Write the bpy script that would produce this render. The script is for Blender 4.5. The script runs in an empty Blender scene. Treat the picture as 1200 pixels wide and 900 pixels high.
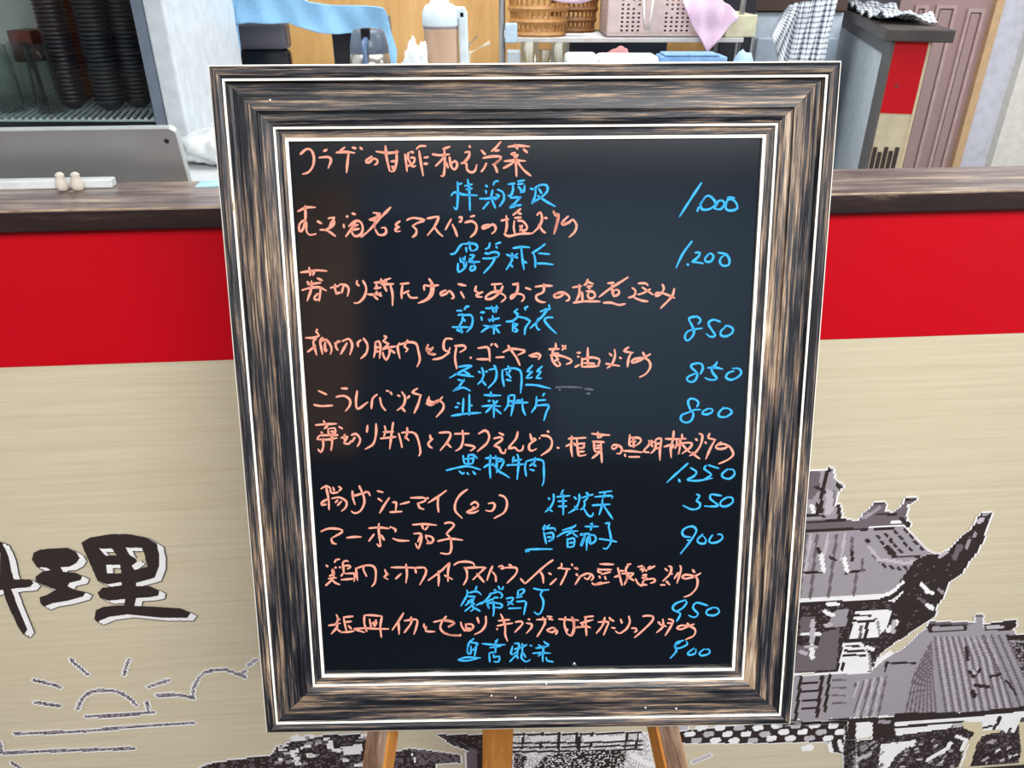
import bpy, bmesh, math, random
import numpy as np
from mathutils import Vector, Matrix
random.seed(7)
sc = bpy.context.scene
C = sc.collection
# ------------------------------------------------------------------ camera
TILT = math.radians(28.6); FPX = 900.0
CAM = Vector((0, 0, 1.55))
cam_data = bpy.data.cameras.new('camera'); cam = bpy.data.objects.new('camera', cam_data); C.objects.link(cam)
cam.location = CAM; cam.rotation_euler = (math.pi/2 - TILT, 0, 0)
cam_data.sensor_width = 36; cam_data.lens = 27.0; cam_data.clip_start = 0.01
sc.camera = cam
# ------------------------------------------------------------------ world, lights, exposure
w = bpy.data.worlds.new('world'); sc.world = w; w.use_nodes = True
w.node_tree.nodes['Background'].inputs[0].default_value = (0.86, 0.89, 0.94, 1)
w.node_tree.nodes['Background'].inputs[1].default_value = 0.85
def area(name, loc, size, power, col=(1,.985,.96), rot=(0,0,0), sy=None):
    d = bpy.data.lights.new(name, 'AREA'); d.energy = power; d.color = col; d.size = size
    if sy: d.shape = 'RECTANGLE'; d.size_y = sy
    o = bpy.data.objects.new(name, d); C.objects.link(o); o.location = loc; o.rotation_euler = rot
    return o
area('ceiling_light_front', (0.55, -0.55, 2.52), 1.4, 44, sy=0.6)
area('ceiling_light_back', (-1.0, -1.3, 2.52), 1.0, 22, sy=0.4)
area('rear_fill', (0.9, -1.25, 2.52), 1.4, 44, sy=0.3)  # added fill lamp, brightens the rear of the room mirrored in the board
area('back_wall_fill', (0.6, -1.75, 2.45), 2.6, 66, rot=(math.radians(-66),0,0), sy=0.25)  # added fill aimed at the back wall to lift the board's reflection
area('right_side_fill', (2.0, 2.2, 2.52), 1.2, 34, col=(.97,.98,1), sy=0.6)  # added fill lamp for the door, walls and partition on the right
area('ceiling_light_kitchen', (-0.2, 2.2, 2.52), 1.6, 24, col=(.96,.98,1), sy=1.0)
sc.view_settings.view_transform = 'Standard'; sc.view_settings.look = 'None'
sc.view_settings.gamma = 1.0; sc.view_settings.use_curve_mapping = False
sc.view_settings.exposure = 0.30

# ------------------------------------------------------------------ helpers
def ray(px, py):
    f = Vector((0, math.cos(TILT), -math.sin(TILT))); u = Vector((0, math.sin(TILT), math.cos(TILT)))
    return f + Vector((1,0,0))*((px-600)/FPX) - u*((py-450)/FPX)
def at(px, py, Y):            # where the sight line meets the upright plane y = Y
    d = ray(px, py); return CAM + d*(Y/d.y)
def on_plane(px, py, p0, n):
    d = ray(px, py); return CAM + d*((p0-CAM).dot(n)/d.dot(n))
def lin(c):
    return tuple((v/255/12.92 if v <= 10 else ((v/255+.055)/1.055)**2.4) for v in c)
def rgba(c): return (*lin(c), 1)
MATS = {}
def mat(name, col, rough=.6, metal=0, spec=.5, trans=0, alpha=1, noise=None, emis=0, coat=0):
    """noise = (scale, colour2, amount)"""
    if name in MATS: return MATS[name]
    m = bpy.data.materials.new(name); m.use_nodes = True; nt = m.node_tree
    b = nt.nodes['Principled BSDF']
    b.inputs['Base Color'].default_value = rgba(col); b.inputs['Roughness'].default_value = rough
    b.inputs['Metallic'].default_value = metal; b.inputs['Specular IOR Level'].default_value = spec
    b.inputs['Transmission Weight'].default_value = trans; b.inputs['Alpha'].default_value = alpha
    b.inputs['Coat Weight'].default_value = coat
    scale, c2, amt = noise if noise else (30, tuple(v*.85 for v in col), .5)
    tc = nt.nodes.new('ShaderNodeTexCoord'); mp = nt.nodes.new('ShaderNodeMapping')
    nz = nt.nodes.new('ShaderNodeTexNoise'); nz.inputs['Detail'].default_value = 4
    mp.inputs['Scale'].default_value = scale if isinstance(scale, tuple) else (scale,)*3
    nz.inputs['Scale'].default_value = 1
    nt.links.new(tc.outputs['Object'], mp.inputs[0]); nt.links.new(mp.outputs[0], nz.inputs[0])
    mx = nt.nodes.new('ShaderNodeMix'); mx.data_type = 'RGBA'
    mr = nt.nodes.new('ShaderNodeMapRange'); mr.inputs[1].default_value = .35; mr.inputs[2].default_value = .7
    mr.inputs[4].default_value = amt
    nt.links.new(nz.outputs[0], mr.inputs[0]); nt.links.new(mr.outputs[0], mx.inputs[0])
    mx.inputs[6].default_value = rgba(col); mx.inputs[7].default_value = rgba(c2)
    nt.links.new(mx.outputs[2], b.inputs['Base Color'])
    MATS[name] = m; return m
def add_box(bm, lo, hi, M=None, bev=0):
    lo = Vector(lo); hi = Vector(hi); r = bmesh.ops.create_cube(bm, size=1)
    vs = r['verts']; c = (lo+hi)/2; s = hi-lo
    for v in vs: v.co = Vector((v.co.x*s.x, v.co.y*s.y, v.co.z*s.z)) + c
    if bev:
        es = list({e for v in vs for e in v.link_edges})
        g = bmesh.ops.bevel(bm, geom=es, offset=bev, segments=2, affect='EDGES', profile=.5)
        vs = list({v for f in g['faces'] for v in f.verts} | {v for v in vs if v.is_valid})
    if M is not None:
        for v in vs: v.co = M @ v.co
    return vs
def add_tube(bm, pts, r, seg=8, cap=True):
    pts = [Vector(p) for p in pts]; rings = []
    for i, p in enumerate(pts):
        t = (pts[min(i+1,len(pts)-1)] - pts[max(i-1,0)]).normalized()
        a = t.cross(Vector((0,0,1))) if abs(t.z) < .9 else t.cross(Vector((1,0,0)))
        a.normalize(); b = t.cross(a); rr = r[i] if isinstance(r, (list,tuple)) else r
        rings.append([bm.verts.new(p + a*rr*math.cos(k*2*math.pi/seg) + b*rr*math.sin(k*2*math.pi/seg)) for k in range(seg)])
    for A, B in zip(rings, rings[1:]):
        for k in range(seg): bm.faces.new((A[k], A[(k+1)%seg], B[(k+1)%seg], B[k]))
    if cap:
        bm.faces.new(rings[0][::-1]); bm.faces.new(rings[-1])
def add_lathe(bm, prof, c=(0,0,0), seg=24, sx=1, sy=1):
    c = Vector(c); rings = []
    for r, z in prof:
        rings.append([bm.verts.new(c + Vector((r*sx*math.cos(k*2*math.pi/seg), r*sy*math.sin(k*2*math.pi/seg), z))) for k in range(seg)])
    for A, B in zip(rings, rings[1:]):
        for k in range(seg): bm.faces.new((A[k], A[(k+1)%seg], B[(k+1)%seg], B[k]))
    if prof[0][0] > 0: bm.faces.new(rings[0][::-1])
    if prof[-1][0] > 0: bm.faces.new(rings[-1])
def obj(name, bm, m, parent=None, smooth=False):
    bmesh.ops.recalc_face_normals(bm, faces=bm.faces)
    me = bpy.data.meshes.new(name); bm.to_mesh(me); bm.free()
    for x in (m if isinstance(m, list) else [m]): me.materials.append(x)
    if smooth:
        for p in me.polygons: p.use_smooth = True
    o = bpy.data.objects.new(name, me); C.objects.link(o)
    if parent: o.parent = parent
    return o
def tag(o, label, cat, group=None):
    o['label'] = label; o['category'] = cat
    if group: o['group'] = group
    return o
def thing(name, label, cat, loc=(0,0,0), group=None):
    o = bpy.data.objects.new(name, None); C.objects.link(o); o.location = loc
    o.empty_display_size = .05
    return tag(o, label, cat, group)
def struct(name, bm, m, parent=None):
    o = obj(name, bm, m, parent)
    if parent is None: o['kind'] = 'structure'
    return o
def boxobj(name, lo, hi, m, parent=None, bev=0, M=None):
    bm = bmesh.new(); add_box(bm, lo, hi, M, bev); return obj(name, bm, m, parent)
def rebase(root, loc):      # put a thing's origin at its base, its parts stay where they stand
    loc = Vector(loc); root.location = loc
    for ch in root.children:
        ch.data.transform(Matrix.Translation(-loc))
        for g in ch.children: g.data.transform(Matrix.Translation(-loc))
def cloth(name, cols, m, parent=None, thick=.003, nrows=14, wave=.004, fr=60, seed=0):
    """cols = list of (top point, bottom point); a wrinkled sheet hanging between them"""
    bm = bmesh.new(); g = []
    rnd = random.Random(seed); ph = [rnd.uniform(0,6.28) for _ in range(4)]
    for i, (a, b) in enumerate(cols):
        a = Vector(a); b = Vector(b); col = []
        for j in range(nrows+1):
            t = j/nrows; p = a.lerp(b, t)
            p.y += wave*(math.sin(fr*p.x+ph[0]+2*t)+.6*math.sin(fr*2.3*p.x+ph[1]-3*t)+.5*math.sin(fr*1.4*p.z+ph[2]+8*p.x))
            col.append(bm.verts.new(p))
        g.append(col)
    for A, B in zip(g, g[1:]):
        for j in range(nrows):
            bm.faces.new((A[j], B[j], B[j+1], A[j+1]))
    o = obj(name, bm, m, parent, smooth=True)
    s = o.modifiers.new('thickness', 'SOLIDIFY'); s.thickness = thick
    return o
def densify(cols, n):       # resample a list of column pairs evenly
    out = []
    for k in range(n+1):
        t = k/n*(len(cols)-1); i = min(int(t), len(cols)-2); f = t-i
        out.append((Vector(cols[i][0]).lerp(Vector(cols[i+1][0]), f), Vector(cols[i][1]).lerp(Vector(cols[i+1][1]), f)))
    return out
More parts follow.
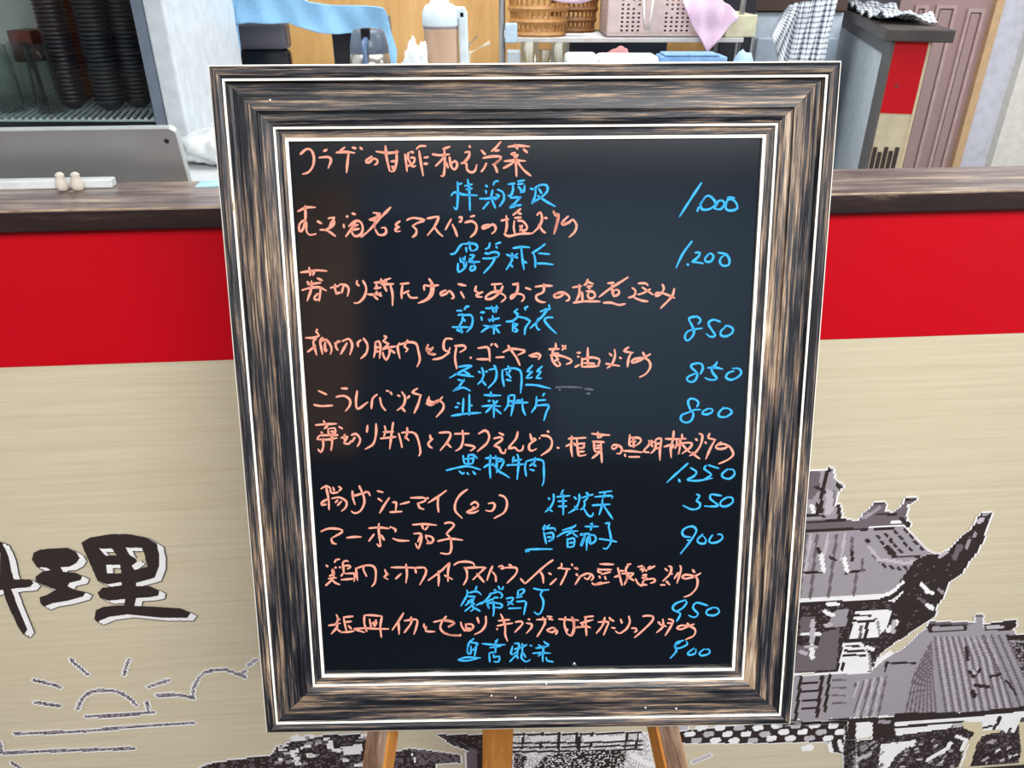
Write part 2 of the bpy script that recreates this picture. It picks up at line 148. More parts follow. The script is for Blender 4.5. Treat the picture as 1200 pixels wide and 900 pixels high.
CHALK_o = """1408,723 1437,699 1459,704 1472,736 1467,779 1445,808 1419,816;1517,709 1533,701;1496,739 1539,736 1552,749 1547,768 1538,789;1595,707 1616,691;1576,715 1621,712 1664,717;1635,715 1629,763 1625,810;1651,691 1669,696;1688,691 1699,701;1744,733 1720,749 1716,760 1733,760 1749,744 1768,749 1768,765 1755,773;1763,710 1819,717 1869,712;1807,683 1812,736 1827,803;1859,704 1859,757 1848,800 1832,803;1832,757 1851,755;1835,781 1848,783 1840,792;1899,723 1904,763 1908,803;1915,715 1912,741 1925,768 1909,781;1923,712 1939,715;1925,739 1944,741 1939,763 1925,771 1939,781 1949,776;1952,699 1968,685 1997,685;1965,707 1973,763 1984,824;1989,739 2008,736;1987,768 2005,767;1396,991 1435,973 1480,972;1431,963 1432,1024 1419,1077 1405,1083 1403,1056 1419,1035 1435,1043 1437,1083 1453,1101 1482,1096;1488,1037 1509,1048;1539,1024 1568,1019 1557,1040 1544,1061;1549,1043 1568,1039 1557,1061 1520,1080;1501,1077 1533,1080 1573,1107;1624,1016 1632,1013;1651,1000 1667,1005;1611,1051 1613,1067;1621,1109 1648,1072 1667,1045;1635,1061 1669,1035 1693,1043 1701,1072 1691,1099 1664,1107 1648,1083 1659,1061 1680,1053;1653,1077 1685,1072;1749,997 1781,1003 1765,1019 1733,1027;1731,1029 1765,1032;1832,971 1776,1029 1733,1077 1693,1112;1771,1003 1757,1045 1755,1067;1760,1075 1773,1099 1797,1101 1811,1088 1805,1067 1787,1069;1875,1037 1856,1051 1859,1061 1872,1061 1853,1075 1859,1085 1877,1083;1907,1032 1936,1021 1989,1032 1957,1045 1933,1059;1933,1059 1952,1077 1949,1099 1933,1112;2077,699 2109,687;2027,723 2064,728 2107,723;2083,704 2085,763 2080,821 2067,824;2083,733 2064,757 2042,778;2088,757 2101,787;2107,736 2115,779 2131,795 2144,773 2133,755 2115,768;2200,683 2203,691;2179,715 2200,712 2197,736 2176,760 2160,767;2176,763 2187,768 2189,795 2208,808 2227,800 2235,771;2256,704 2275,725;2280,765 2269,789 2256,805;2347,664 2325,691 2304,709;2320,707 2341,704;2264,741 2309,733 2349,736 2331,760 2309,773;2315,768 2325,789 2331,808;2349,744 2320,768;2381,688 2427,683 2483,687;2413,677 2427,699;2453,699 2472,715;2395,723 2416,715;2405,731 2427,725 2411,747;2363,756 2416,752 2464,755;2413,731 2419,779 2421,827;2408,760 2384,776 2360,788;2427,760 2453,795 2488,824;2003,1024 2048,1016 2056,1021 2037,1061 2004,1103;2035,1061 2053,1088 2075,1107;2115,1027 2099,1056 2088,1077;2120,1051 2133,1077 2143,1107;2152,1019 2165,1019 2160,1040 2152,1037;2205,1016 2224,1011;2179,1043 2213,1037 2234,1056 2229,1088 2205,1112;2291,1051 2264,1061 2264,1072 2288,1064 2309,1051 2323,1064 2320,1083 2304,1096;2349,1034 2384,1027;2373,1011 2376,1056 2368,1096;2440,979 2421,995 2405,1008;2421,995 2443,1003;2413,1021 2443,1019;2411,1035 2408,1067 2413,1093;2427,1035 2451,1037 2472,1067 2453,1083 2440,1067 2437,1056;2448,1056 2437,1083;2363,1096 2384,1107 2437,1096 2496,1094;2517,1008 2533,995 2541,1024 2528,1061 2493,1096;2525,1053 2544,1083 2557,1091;2552,1021 2565,1023;2595,989 2603,1008 2621,1008;2616,1008 2608,1056 2597,1096;2632,1045 2648,1048;2595,989 2600,1005 2619,1005 2611,1045 2597,1093;2664,1013 2637,1040 2637,1053 2667,1043 2685,1029 2703,1056 2693,1088 2667,1112;1409,1277 1445,1272 1483,1267 1533,1270;1448,1253 1456,1275 1453,1291;1475,1267 1467,1291;1488,1304 1512,1315;1440,1320 1451,1333;1443,1333 1504,1325;1416,1360 1456,1349 1499,1347 1531,1363;1461,1317 1459,1355 1440,1411;1504,1349 1501,1376 1496,1411;1491,1376 1475,1392 1477,1405 1493,1403;1549,1349 1589,1340;1571,1333 1571,1355 1579,1379;1573,1376 1595,1371;1592,1333 1621,1336 1635,1355 1629,1389;1611,1341 1605,1360 1603,1373;1675,1315 1672,1328 1683,1339;1701,1315 1717,1349 1707,1392 1680,1419 1659,1419;1755,1325 1813,1320;1787,1307 1787,1323 1808,1312 1832,1304;1765,1333 1765,1349;1755,1352 1787,1347;1723,1379 1755,1381 1787,1373;1768,1365 1755,1387 1771,1403;1771,1379 1789,1387;1797,1333 1813,1365;1787,1333 1845,1331;1829,1333 1840,1376 1840,1432;1877,1331 1917,1327;1888,1333 1883,1365 1883,1400;1888,1376 1917,1363;1912,1376 1925,1395 1957,1395;1987,1339 1989,1360;2021,1328 2021,1365 2000,1403 1960,1421;1989,1336 2021,1341 2056,1336;2011,1307 2032,1341 2027,1379 2003,1408;2091,1360 2067,1371 2069,1384 2093,1376 2107,1363 2125,1384 2125,1397 2115,1400;2147,1331 2184,1339;2160,1368 2176,1397;2232,1341 2227,1363 2240,1368;2264,1368 2237,1379 2235,1389 2261,1392;2304,1333 2352,1330;2320,1336 2323,1363 2347,1363;2357,1341 2341,1373 2304,1400 2277,1400 2283,1384 2315,1368 2352,1376 2371,1395 2349,1416;2403,1333 2432,1331;2427,1325 2427,1357 2411,1389 2395,1400 2397,1387 2427,1376 2453,1384 2456,1400 2445,1413;2464,1349 2488,1357;2509,1344 2549,1339 2589,1340;2549,1331 2547,1368 2515,1384 2517,1405 2539,1416 2557,1416;2613,1373 2597,1384 2603,1395 2629,1389 2648,1371;2595,1384 2616,1373 2643,1371 2667,1389 2667,1405 2653,1410;2684,1347 2725,1341;2715,1333 2715,1379 2699,1411;2755,1309 2747,1331 2736,1336;2752,1320 2781,1331;2752,1344 2776,1341;2760,1355 2765,1347;2728,1368 2731,1411;2747,1365 2781,1368 2789,1389 2765,1400 2755,1384 2760,1373;2688,1419 2728,1413 2771,1412 2813,1413;2848,1328 2877,1325;2944,1299 2899,1328 2856,1355 2808,1392;2867,1336 2872,1381;2888,1357 2901,1363 2899,1379 2877,1387 2875,1365 2891,1355;2829,1419 2867,1419 2899,1429 2931,1424;2992,1328 3027,1328 3037,1339;3011,1347 3061,1381;3048,1355 3016,1373 2989,1381;2963,1349 2979,1363 2971,1387 2944,1395;2973,1395 3005,1408 3037,1413;3104,1333 3112,1352 3096,1379 3075,1387 3077,1373 3112,1376 3163,1397;3160,1352 3149,1389 3096,1445;1488,1543 1483,1556 1496,1572 1469,1583 1432,1583;1483,1591 1469,1601 1485,1665;1480,1620 1443,1649;1515,1583 1501,1596 1512,1660;1504,1601 1528,1591 1549,1617 1555,1639 1549,1660;1525,1604 1523,1628 1533,1644;1520,1633 1528,1649;1568,1609 1595,1599;1584,1596 1573,1620 1584,1641;1605,1599 1635,1588 1651,1612 1648,1639 1640,1663;1627,1607 1597,1660;1693,1593 1677,1607 1680,1625;1704,1585 1723,1617 1717,1655 1691,1681;1760,1607 1760,1639 1752,1676;1757,1607 1776,1599 1784,1628 1779,1679;1765,1628 1776,1628;1763,1647 1776,1647;1800,1575 1813,1580 1797,1599 1821,1612 1795,1633;1795,1639 1821,1628 1827,1649 1821,1671 1811,1687 1797,1665 1795,1649;1821,1628 1856,1623;1827,1636 1851,1655;1875,1607 1864,1628 1875,1681;1875,1615 1912,1604 1949,1609 1960,1639 1968,1687 1955,1719;1912,1593 1896,1623 1912,1636 1901,1649;2008,1615 2000,1631 2008,1647 2019,1641;2008,1647 2019,1660 2040,1663;2019,1644 2029,1628;1493,1831 1531,1849;1472,1897 1507,1903 1560,1900;1600,1820 1629,1821;1576,1860 1613,1855 1640,1873 1640,1900 1619,1927;1675,1831 1669,1879 1677,1916 1725,1884;1768,1849 1747,1868 1741,1916;1781,1863 1789,1900 1808,1924;1811,1831 1821,1833;1829,1836 1837,1849;1864,1852 1875,1857;1883,1836 1899,1863 1891,1900 1861,1924;1880,1905 1899,1929;1920,1855 1909,1868;1957,1820 1933,1839 1976,1852;1971,1855 1960,1895 1941,1937;2011,1863 2003,1887 2037,1895;2003,1619 2011,1656 2043,1659;1997,1643 2024,1635;2120,1589 2091,1587 2080,1608 2083,1640 2104,1645 2109,1629;2107,1651 2069,1677 2029,1685;2131,1621 2176,1620 2181,1635 2155,1651;2139,1629 2133,1677 2141,1728;2203,1677 2209,1676;2240,1632 2283,1627 2293,1645 2296,1693;2235,1683 2293,1684;2301,1619 2307,1611;2320,1611 2333,1627;2325,1675 2363,1673;2357,1651 2395,1635 2448,1640 2459,1648 2427,1664;2381,1619 2395,1640 2421,1677 2437,1712;2480,1667 2517,1656 2533,1667 2523,1685;2485,1669 2520,1672;2011,1859 2013,1880 2048,1885 2075,1859;1997,1891 2021,1899 2053,1877 2077,1891 2077,1917 2045,1955;2605,1608 2605,1635;2573,1637 2621,1635;2595,1640 2589,1656 2619,1656;2635,1619 2653,1635;2653,1619 2635,1640;2579,1664 2627,1667 2675,1685 2675,1699 2653,1707;2584,1661 2589,1688 2611,1715 2627,1709 2616,1693;2605,1672 2616,1683 2595,1693;2704,1653 2720,1653;2707,1671 2715,1672;2696,1720 2717,1709;2755,1629 2755,1717;2728,1677 2728,1720;2731,1685 2771,1675 2808,1683 2808,1699 2803,1717;2736,1701 2787,1704;2731,1719 2808,1715;2856,1656 2867,1667;2880,1637 2883,1667 2867,1709 2845,1725;2840,1704 2867,1709 2904,1715;2904,1675 2912,1680;2947,1627 2925,1645 2968,1653;2960,1653 2947,1677 2941,1720;3048,1659 3000,1688 2963,1701 2968,1685 3016,1677 3043,1693 3048,1720 3027,1752 2997,1768;3013,1651 3024,1672;1480,1992 1525,1988 1579,1986;1517,1972 1531,1996;1536,1996 1520,2009;1589,1999 1605,2009;1504,2025 1512,2028;1539,2009 1541,2036 1568,2033 1571,2007 1541,2009;1549,2023 1565,2022;1488,2060 1499,2041 1547,2040;1552,2041 1584,2038;1493,2060 1536,2060 1581,2052;1515,2055 1515,2097 1504,2119 1491,2105;1555,2041 1557,2076 1552,2111;1600,2052 1629,2047 1613,2076 1637,2079 1645,2065;1616,2036 1613,2060;1648,2039 1669,2033 1688,2055 1685,2076 1675,2092;1664,2049 1651,2071;1723,1993 1720,2025;1763,1985 1763,2033 1749,2081 1712,2105;1803,1996 1808,2020 1800,2044;1797,2025 1845,2023;1784,2055 1856,2047;1843,1980 1835,2039 1827,2105;1869,2031 1877,2060 1885,2097;1883,2028 1920,2025 1947,2033 1963,2071 1971,2119 1963,2137;1909,2004 1909,2033 1899,2055;1899,2044 1917,2065;2016,2039 2019,2055 2029,2055 2008,2076 2013,2092 2027,2100;2059,2028 2109,2028 2104,2060 2064,2111;2093,2076 2115,2097;2131,2033 2200,2032;2168,2017 2171,2060 2160,2097 2136,2113;2179,2084 2211,2089 2227,2097 2205,2113;2243,2033 2275,2017 2293,2039 2283,2076 2237,2116;2339,2028 2360,2039;2315,2055 2344,2049 2355,2060 2315,2089;2315,2089 2339,2097 2349,2119 2365,2124 2371,2105;2427,2023 2419,2055 2384,2100 2413,2097 2429,2113 2448,2108 2453,2087;2485,2033 2493,2065;2499,2055 2512,2060 2483,2081 2480,2103 2493,2113 2515,2103;2528,2052 2531,2055;2565,2020 2573,2025;2536,2041 2568,2044 2587,2065 2579,2103 2536,2135;2611,2097 2621,2100;2664,2056 2747,2051;2680,2043 2677,2099 2683,2141;2675,2080 2653,2091;2688,2075 2699,2088;2704,2061 2709,2115 2715,2136 2747,2131;2709,2080 2741,2077;2712,2099 2736,2098 2736,2080;2715,2117 2739,2115;2773,2032 2816,2037 2859,2039;2803,2024 2803,2051 2821,2045;2776,2069 2832,2072;2784,2075 2789,2115 2821,2112;2795,2088 2816,2088;2816,2077 2821,2168;2789,2101 2816,2099;2811,2120 2776,2147;2867,2099 2875,2085 2901,2088 2915,2104 2907,2125 2891,2125;2869,2101 2880,2104 2901,2085;2952,2037 2952,2088 2981,2088;2955,2051 2997,2053 3003,2069 2981,2088;2960,2069 2981,2069;2968,2048 2971,2096;2915,2112 2965,2115 3011,2120;2928,2128 2931,2139;2947,2141 2997,2141;3040,2064 3059,2093;3056,2064 3035,2093 3016,2115 3043,2120;3040,2080 3072,2069;3072,2061 3072,2099 3051,2125;3075,2059 3099,2056 3093,2109 3093,2157;3077,2080 3096,2077;3077,2101 3096,2099;3158,2020 3154,2060 3144,2100 3146,2146;3118,2056 3160,2058 3216,2056;3144,2084 3112,2094;3196,2034 3198,2056;3156,2084 3152,2100;3172,2060 3172,2084 3164,2100;3188,2056 3186,2100 3180,2128;3166,2088 3192,2080;3192,2076 3240,2076 3236,2096 3196,2126;3196,2080 3216,2104 3236,2122;3276,2032 3292,2040 3284,2084 3260,2120 3232,2136;3260,2056 3268,2064;3244,2120 3260,2136 3280,2150;3304,2070 3310,2078;3326,2032 3320,2052 3354,2060;3352,2060 3328,2104 3308,2152;3380,2072 3360,2086 3356,2098 3372,2104 3400,2100 3416,2090 3432,2112 3436,2132 3412,2154 3368,2174;3360,2088 3388,2080 3412,2088;1505,2291 1529,2277 1545,2285;1529,2283 1540,2336 1543,2389;1505,2363 1513,2352 1540,2336;1508,2368 1529,2363;1548,2285 1553,2309 1585,2307;1561,2283 1567,2299;1588,2280 1600,2291 1588,2301;1556,2336 1593,2331 1625,2352 1620,2379 1601,2395;1583,2344 1572,2355;1601,2349 1583,2368;1652,2301 1655,2336 1665,2365;1655,2325 1727,2304;1684,2277 1703,2320 1708,2357 1689,2395 1663,2405 1647,2395;1713,2304 1727,2307 1735,2323;1769,2301 1795,2307;1772,2336 1791,2349;1825,2333 1801,2368 1780,2405;1841,2355 1857,2355 1855,2395;1828,2400 1884,2397;1876,2363 1919,2352;1924,2333 1988,2333 1993,2347 1956,2360;1959,2357 1967,2379 1988,2387;2092,2299 2052,2328 2007,2357;2055,2328 2052,2363 2056,2400;1505,2491 1540,2477 1593,2480 1604,2493 1553,2523;1553,2523 1559,2544 1577,2549;1625,2520 1663,2516 1695,2516;1729,2475 1780,2472 1825,2477;1777,2453 1775,2480 1783,2560 1767,2549;1753,2504 1729,2536;1788,2507 1801,2531;1828,2469 1833,2472;1839,2472 1855,2483 1852,2493;1841,2523 1871,2533 1919,2534;1935,2459 1988,2456 2047,2461;1977,2459 1985,2480;2007,2467 1993,2483;1940,2501 1972,2501 1975,2528 1961,2571 1948,2547;1972,2507 1959,2539;1996,2507 1999,2523;1999,2509 2025,2517 2031,2533 2015,2547 2001,2528;2001,2547 2025,2539;2009,2336 2001,2333;2191,2293 2156,2320 2135,2357 2135,2395 2167,2429;2207,2365 2225,2352 2241,2363 2236,2379 2215,2376;2236,2379 2188,2399 2220,2403 2244,2392;2289,2360 2313,2357 2319,2373 2305,2395 2276,2392;2340,2320 2364,2328 2377,2357 2364,2400 2316,2429;2084,2453 2108,2448 2129,2461 2092,2501;2092,2501 2111,2523 2116,2565 2105,2595 2065,2592;2052,2536 2108,2525 2169,2531;1529,2648 1537,2656;1569,2635 1575,2624 1593,2620;1569,2661 1577,2659;1591,2656 1596,2661;1559,2667 1559,2688;1545,2699 1569,2688;1564,2672 1564,2709;1540,2712 1577,2707;1559,2715 1527,2744;1559,2720 1575,2733 1593,2739;1607,2635 1612,2685;1607,2635 1623,2627 1633,2632;1615,2651 1639,2651 1641,2659 1628,2667;1617,2688 1655,2687 1663,2693 1660,2725;1607,2688 1599,2700;1599,2717 1655,2712;1668,2661 1676,2720;1671,2664 1708,2651 1745,2651 1761,2672 1759,2725 1743,2749;1708,2648 1703,2667 1719,2701;1804,2669 1812,2688 1820,2688 1801,2704 1820,2715;1833,2659 1884,2659 1953,2661;1903,2643 1908,2688 1903,2731;1881,2688 1855,2712;1945,2664 1951,2685;1945,2661 1991,2661 1996,2688 1967,2741;2108,2637 2065,2677 2007,2720;2055,2675 2057,2715 2055,2747;2108,2637 2100,2677 2100,2725;2084,2696 2121,2715;2128,2648 2149,2635 2192,2632 2219,2640 2224,2653;2176,2659 2187,2672 2189,2709 2173,2741;2179,2661 2267,2659 2267,2667 2216,2717;2235,2688 2269,2728;2309,2653 2293,2688 2283,2720;2309,2680 2323,2699 2325,2725;2336,2656 2352,2651 2360,2664 2347,2664;2384,2645 2397,2651;2360,2661 2411,2659 2424,2669 2416,2693 2376,2733;2440,2712 2461,2736;2592,2624 2549,2656 2461,2736;2533,2680 2544,2699 2547,2733;2573,2685 2584,2693;2608,2712 2579,2739;2632,2640 2632,2656 2616,2664;2629,2664 2672,2667;2659,2667 2651,2693 2627,2741;2680,2643 2683,2651;2693,2661 2709,2667;2701,2659 2707,2669;2701,2688 2707,2699;2720,2701 2696,2739;2720,2701 2749,2688 2773,2691 2781,2707 2771,2720;2739,2707 2755,2715 2768,2696;2811,2643 2877,2645;2803,2664 2813,2669 2867,2669;2805,2664 2805,2680 2819,2683;2819,2691 2861,2680;2808,2699 2813,2709;2835,2701 2840,2715;2776,2731 2787,2739 2856,2728;2787,2740 2819,2728;2880,2704 2907,2696;2896,2661 2904,2696 2915,2744;2901,2675 2925,2675;2947,2645 2933,2669 2941,2707 2925,2741;2941,2645 2957,2643;2915,2688 2968,2685;2947,2691 2936,2725;2971,2688 2941,2712;2979,2712 2989,2733 3008,2747;2947,2707 2971,2720;2989,2656 3013,2653;3000,2669 3021,2664;3021,2659 3011,2680;3027,2669 3029,2677;3037,2669 3069,2653;3048,2653 3037,2664;3011,2696 3032,2693;3008,2707 3032,2707;3016,2717 3064,2712 3069,2725 3048,2733;3027,2701 3011,2733;3005,2739 3032,2741;3117,2664 3128,2675;3133,2653 3147,2659 3139,2691 3107,2723;3096,2741 3117,2741;3123,2723 3139,2741;3147,2688 3152,2691;3187,2651 3192,2669 3173,2733;3160,2712 3179,2683;3245,2669 3256,2683;3285,2685 3256,2701 3213,2712 3197,2704 3213,2693 3251,2699 3269,2715 3264,2755 3235,2787 3205,2798;1577,2880 1585,2904 1572,2925;1540,2931 1564,2928 1596,2920;1580,2896 1593,2904;1580,2923 1580,2939 1553,2971;1580,2947 1591,2957 1607,2965;1612,2899 1617,2925 1625,2960;1609,2893 1655,2888;1620,2915 1647,2912;1633,2931 1647,2947;1596,2963 1628,2962 1660,2957;1660,2949 1708,2963;1660,2947 1713,2944 1777,2947 1823,2947;1708,2883 1708,2920 1719,2960;1708,2883 1745,2883 1793,2888;1791,2888 1783,2936 1788,2987;1732,2901 1740,2941;1745,2920 1767,2915 1756,2936;1764,2904 1751,2931;1892,2872 1873,2904 1839,2952;1868,2909 1871,2973;1895,2909 1953,2904 1951,2941 1940,2973;1927,2891 1927,2920 1895,2965;1988,2923 1988,2936 1999,2947;1999,2936 1996,2957 2039,2960;2033,2915 2076,2907 2124,2915 2129,2923 2103,2939;2092,2888 2071,2915 2065,2947 2092,2971 2140,2979 2161,2973;2080,2904 2123,2912 2125,2925 2101,2936;2080,2965 2112,2976 2160,2979;2160,2915 2165,2936 2179,2957;2181,2925 2208,2925 2219,2936 2208,2952 2187,2955 2184,2925;2187,2944 2213,2947;2237,2893 2245,2920;2277,2888 2277,2925 2256,2957 2224,2973;2347,2877 2357,2899 2368,2936 2368,2973 2379,3005;2336,2909 2389,2904;2331,2933 2368,2925 2403,2920;2328,2947 2333,2949;2416,2915 2443,2912 2448,2925 2413,2963;2475,2901 2483,2904;2467,2920 2491,2925 2491,2941 2467,2968;2515,2904 2560,2901;2544,2891 2555,2915 2544,2941 2517,2984;2571,2899 2592,2904;2565,2888 2587,2891;2563,2952 2592,2941 2605,2952 2587,2963 2565,2957;2592,2941 2611,2957 2605,2973;2619,2901 2709,2907;2651,2891 2645,2925 2659,2973;2680,2891 2691,2931 2677,2979 2664,2971;2659,2947 2661,2955;2701,2939 2720,2939;2680,2891 2691,2915 2691,2957 2680,2979;2680,2904 2712,2907;2696,2941 2749,2936 2768,2942;2720,2920 2781,2904;2739,2891 2781,2888;2744,2891 2749,2979;2728,2920 2733,2936;2803,2915 2851,2915 2845,2936 2829,2976;2835,2893 2824,2931 2795,2968;2856,2893 2864,2907;2867,2904 2877,2912;2909,2901 2915,2920;2947,2888 2952,2915 2936,2947 2904,2968 2885,2957;2867,2941 2883,2944;2960,2944 2979,2944 2984,2955 2973,2963;3013,2888 3032,2885 3059,2888 3059,2907 3021,2947 2973,2989;3083,2915 3093,2920;3107,2901 3107,2936 3077,2965;3091,2925 3123,2936;3133,2901 3155,2909 3144,2936 3117,2979;3128,2920 3155,2920;3253,2925 3224,2936 3192,2949 3173,2944 3192,2931 3235,2936 3259,2952 3251,2979 3213,2997;3221,2920 3229,2931"""
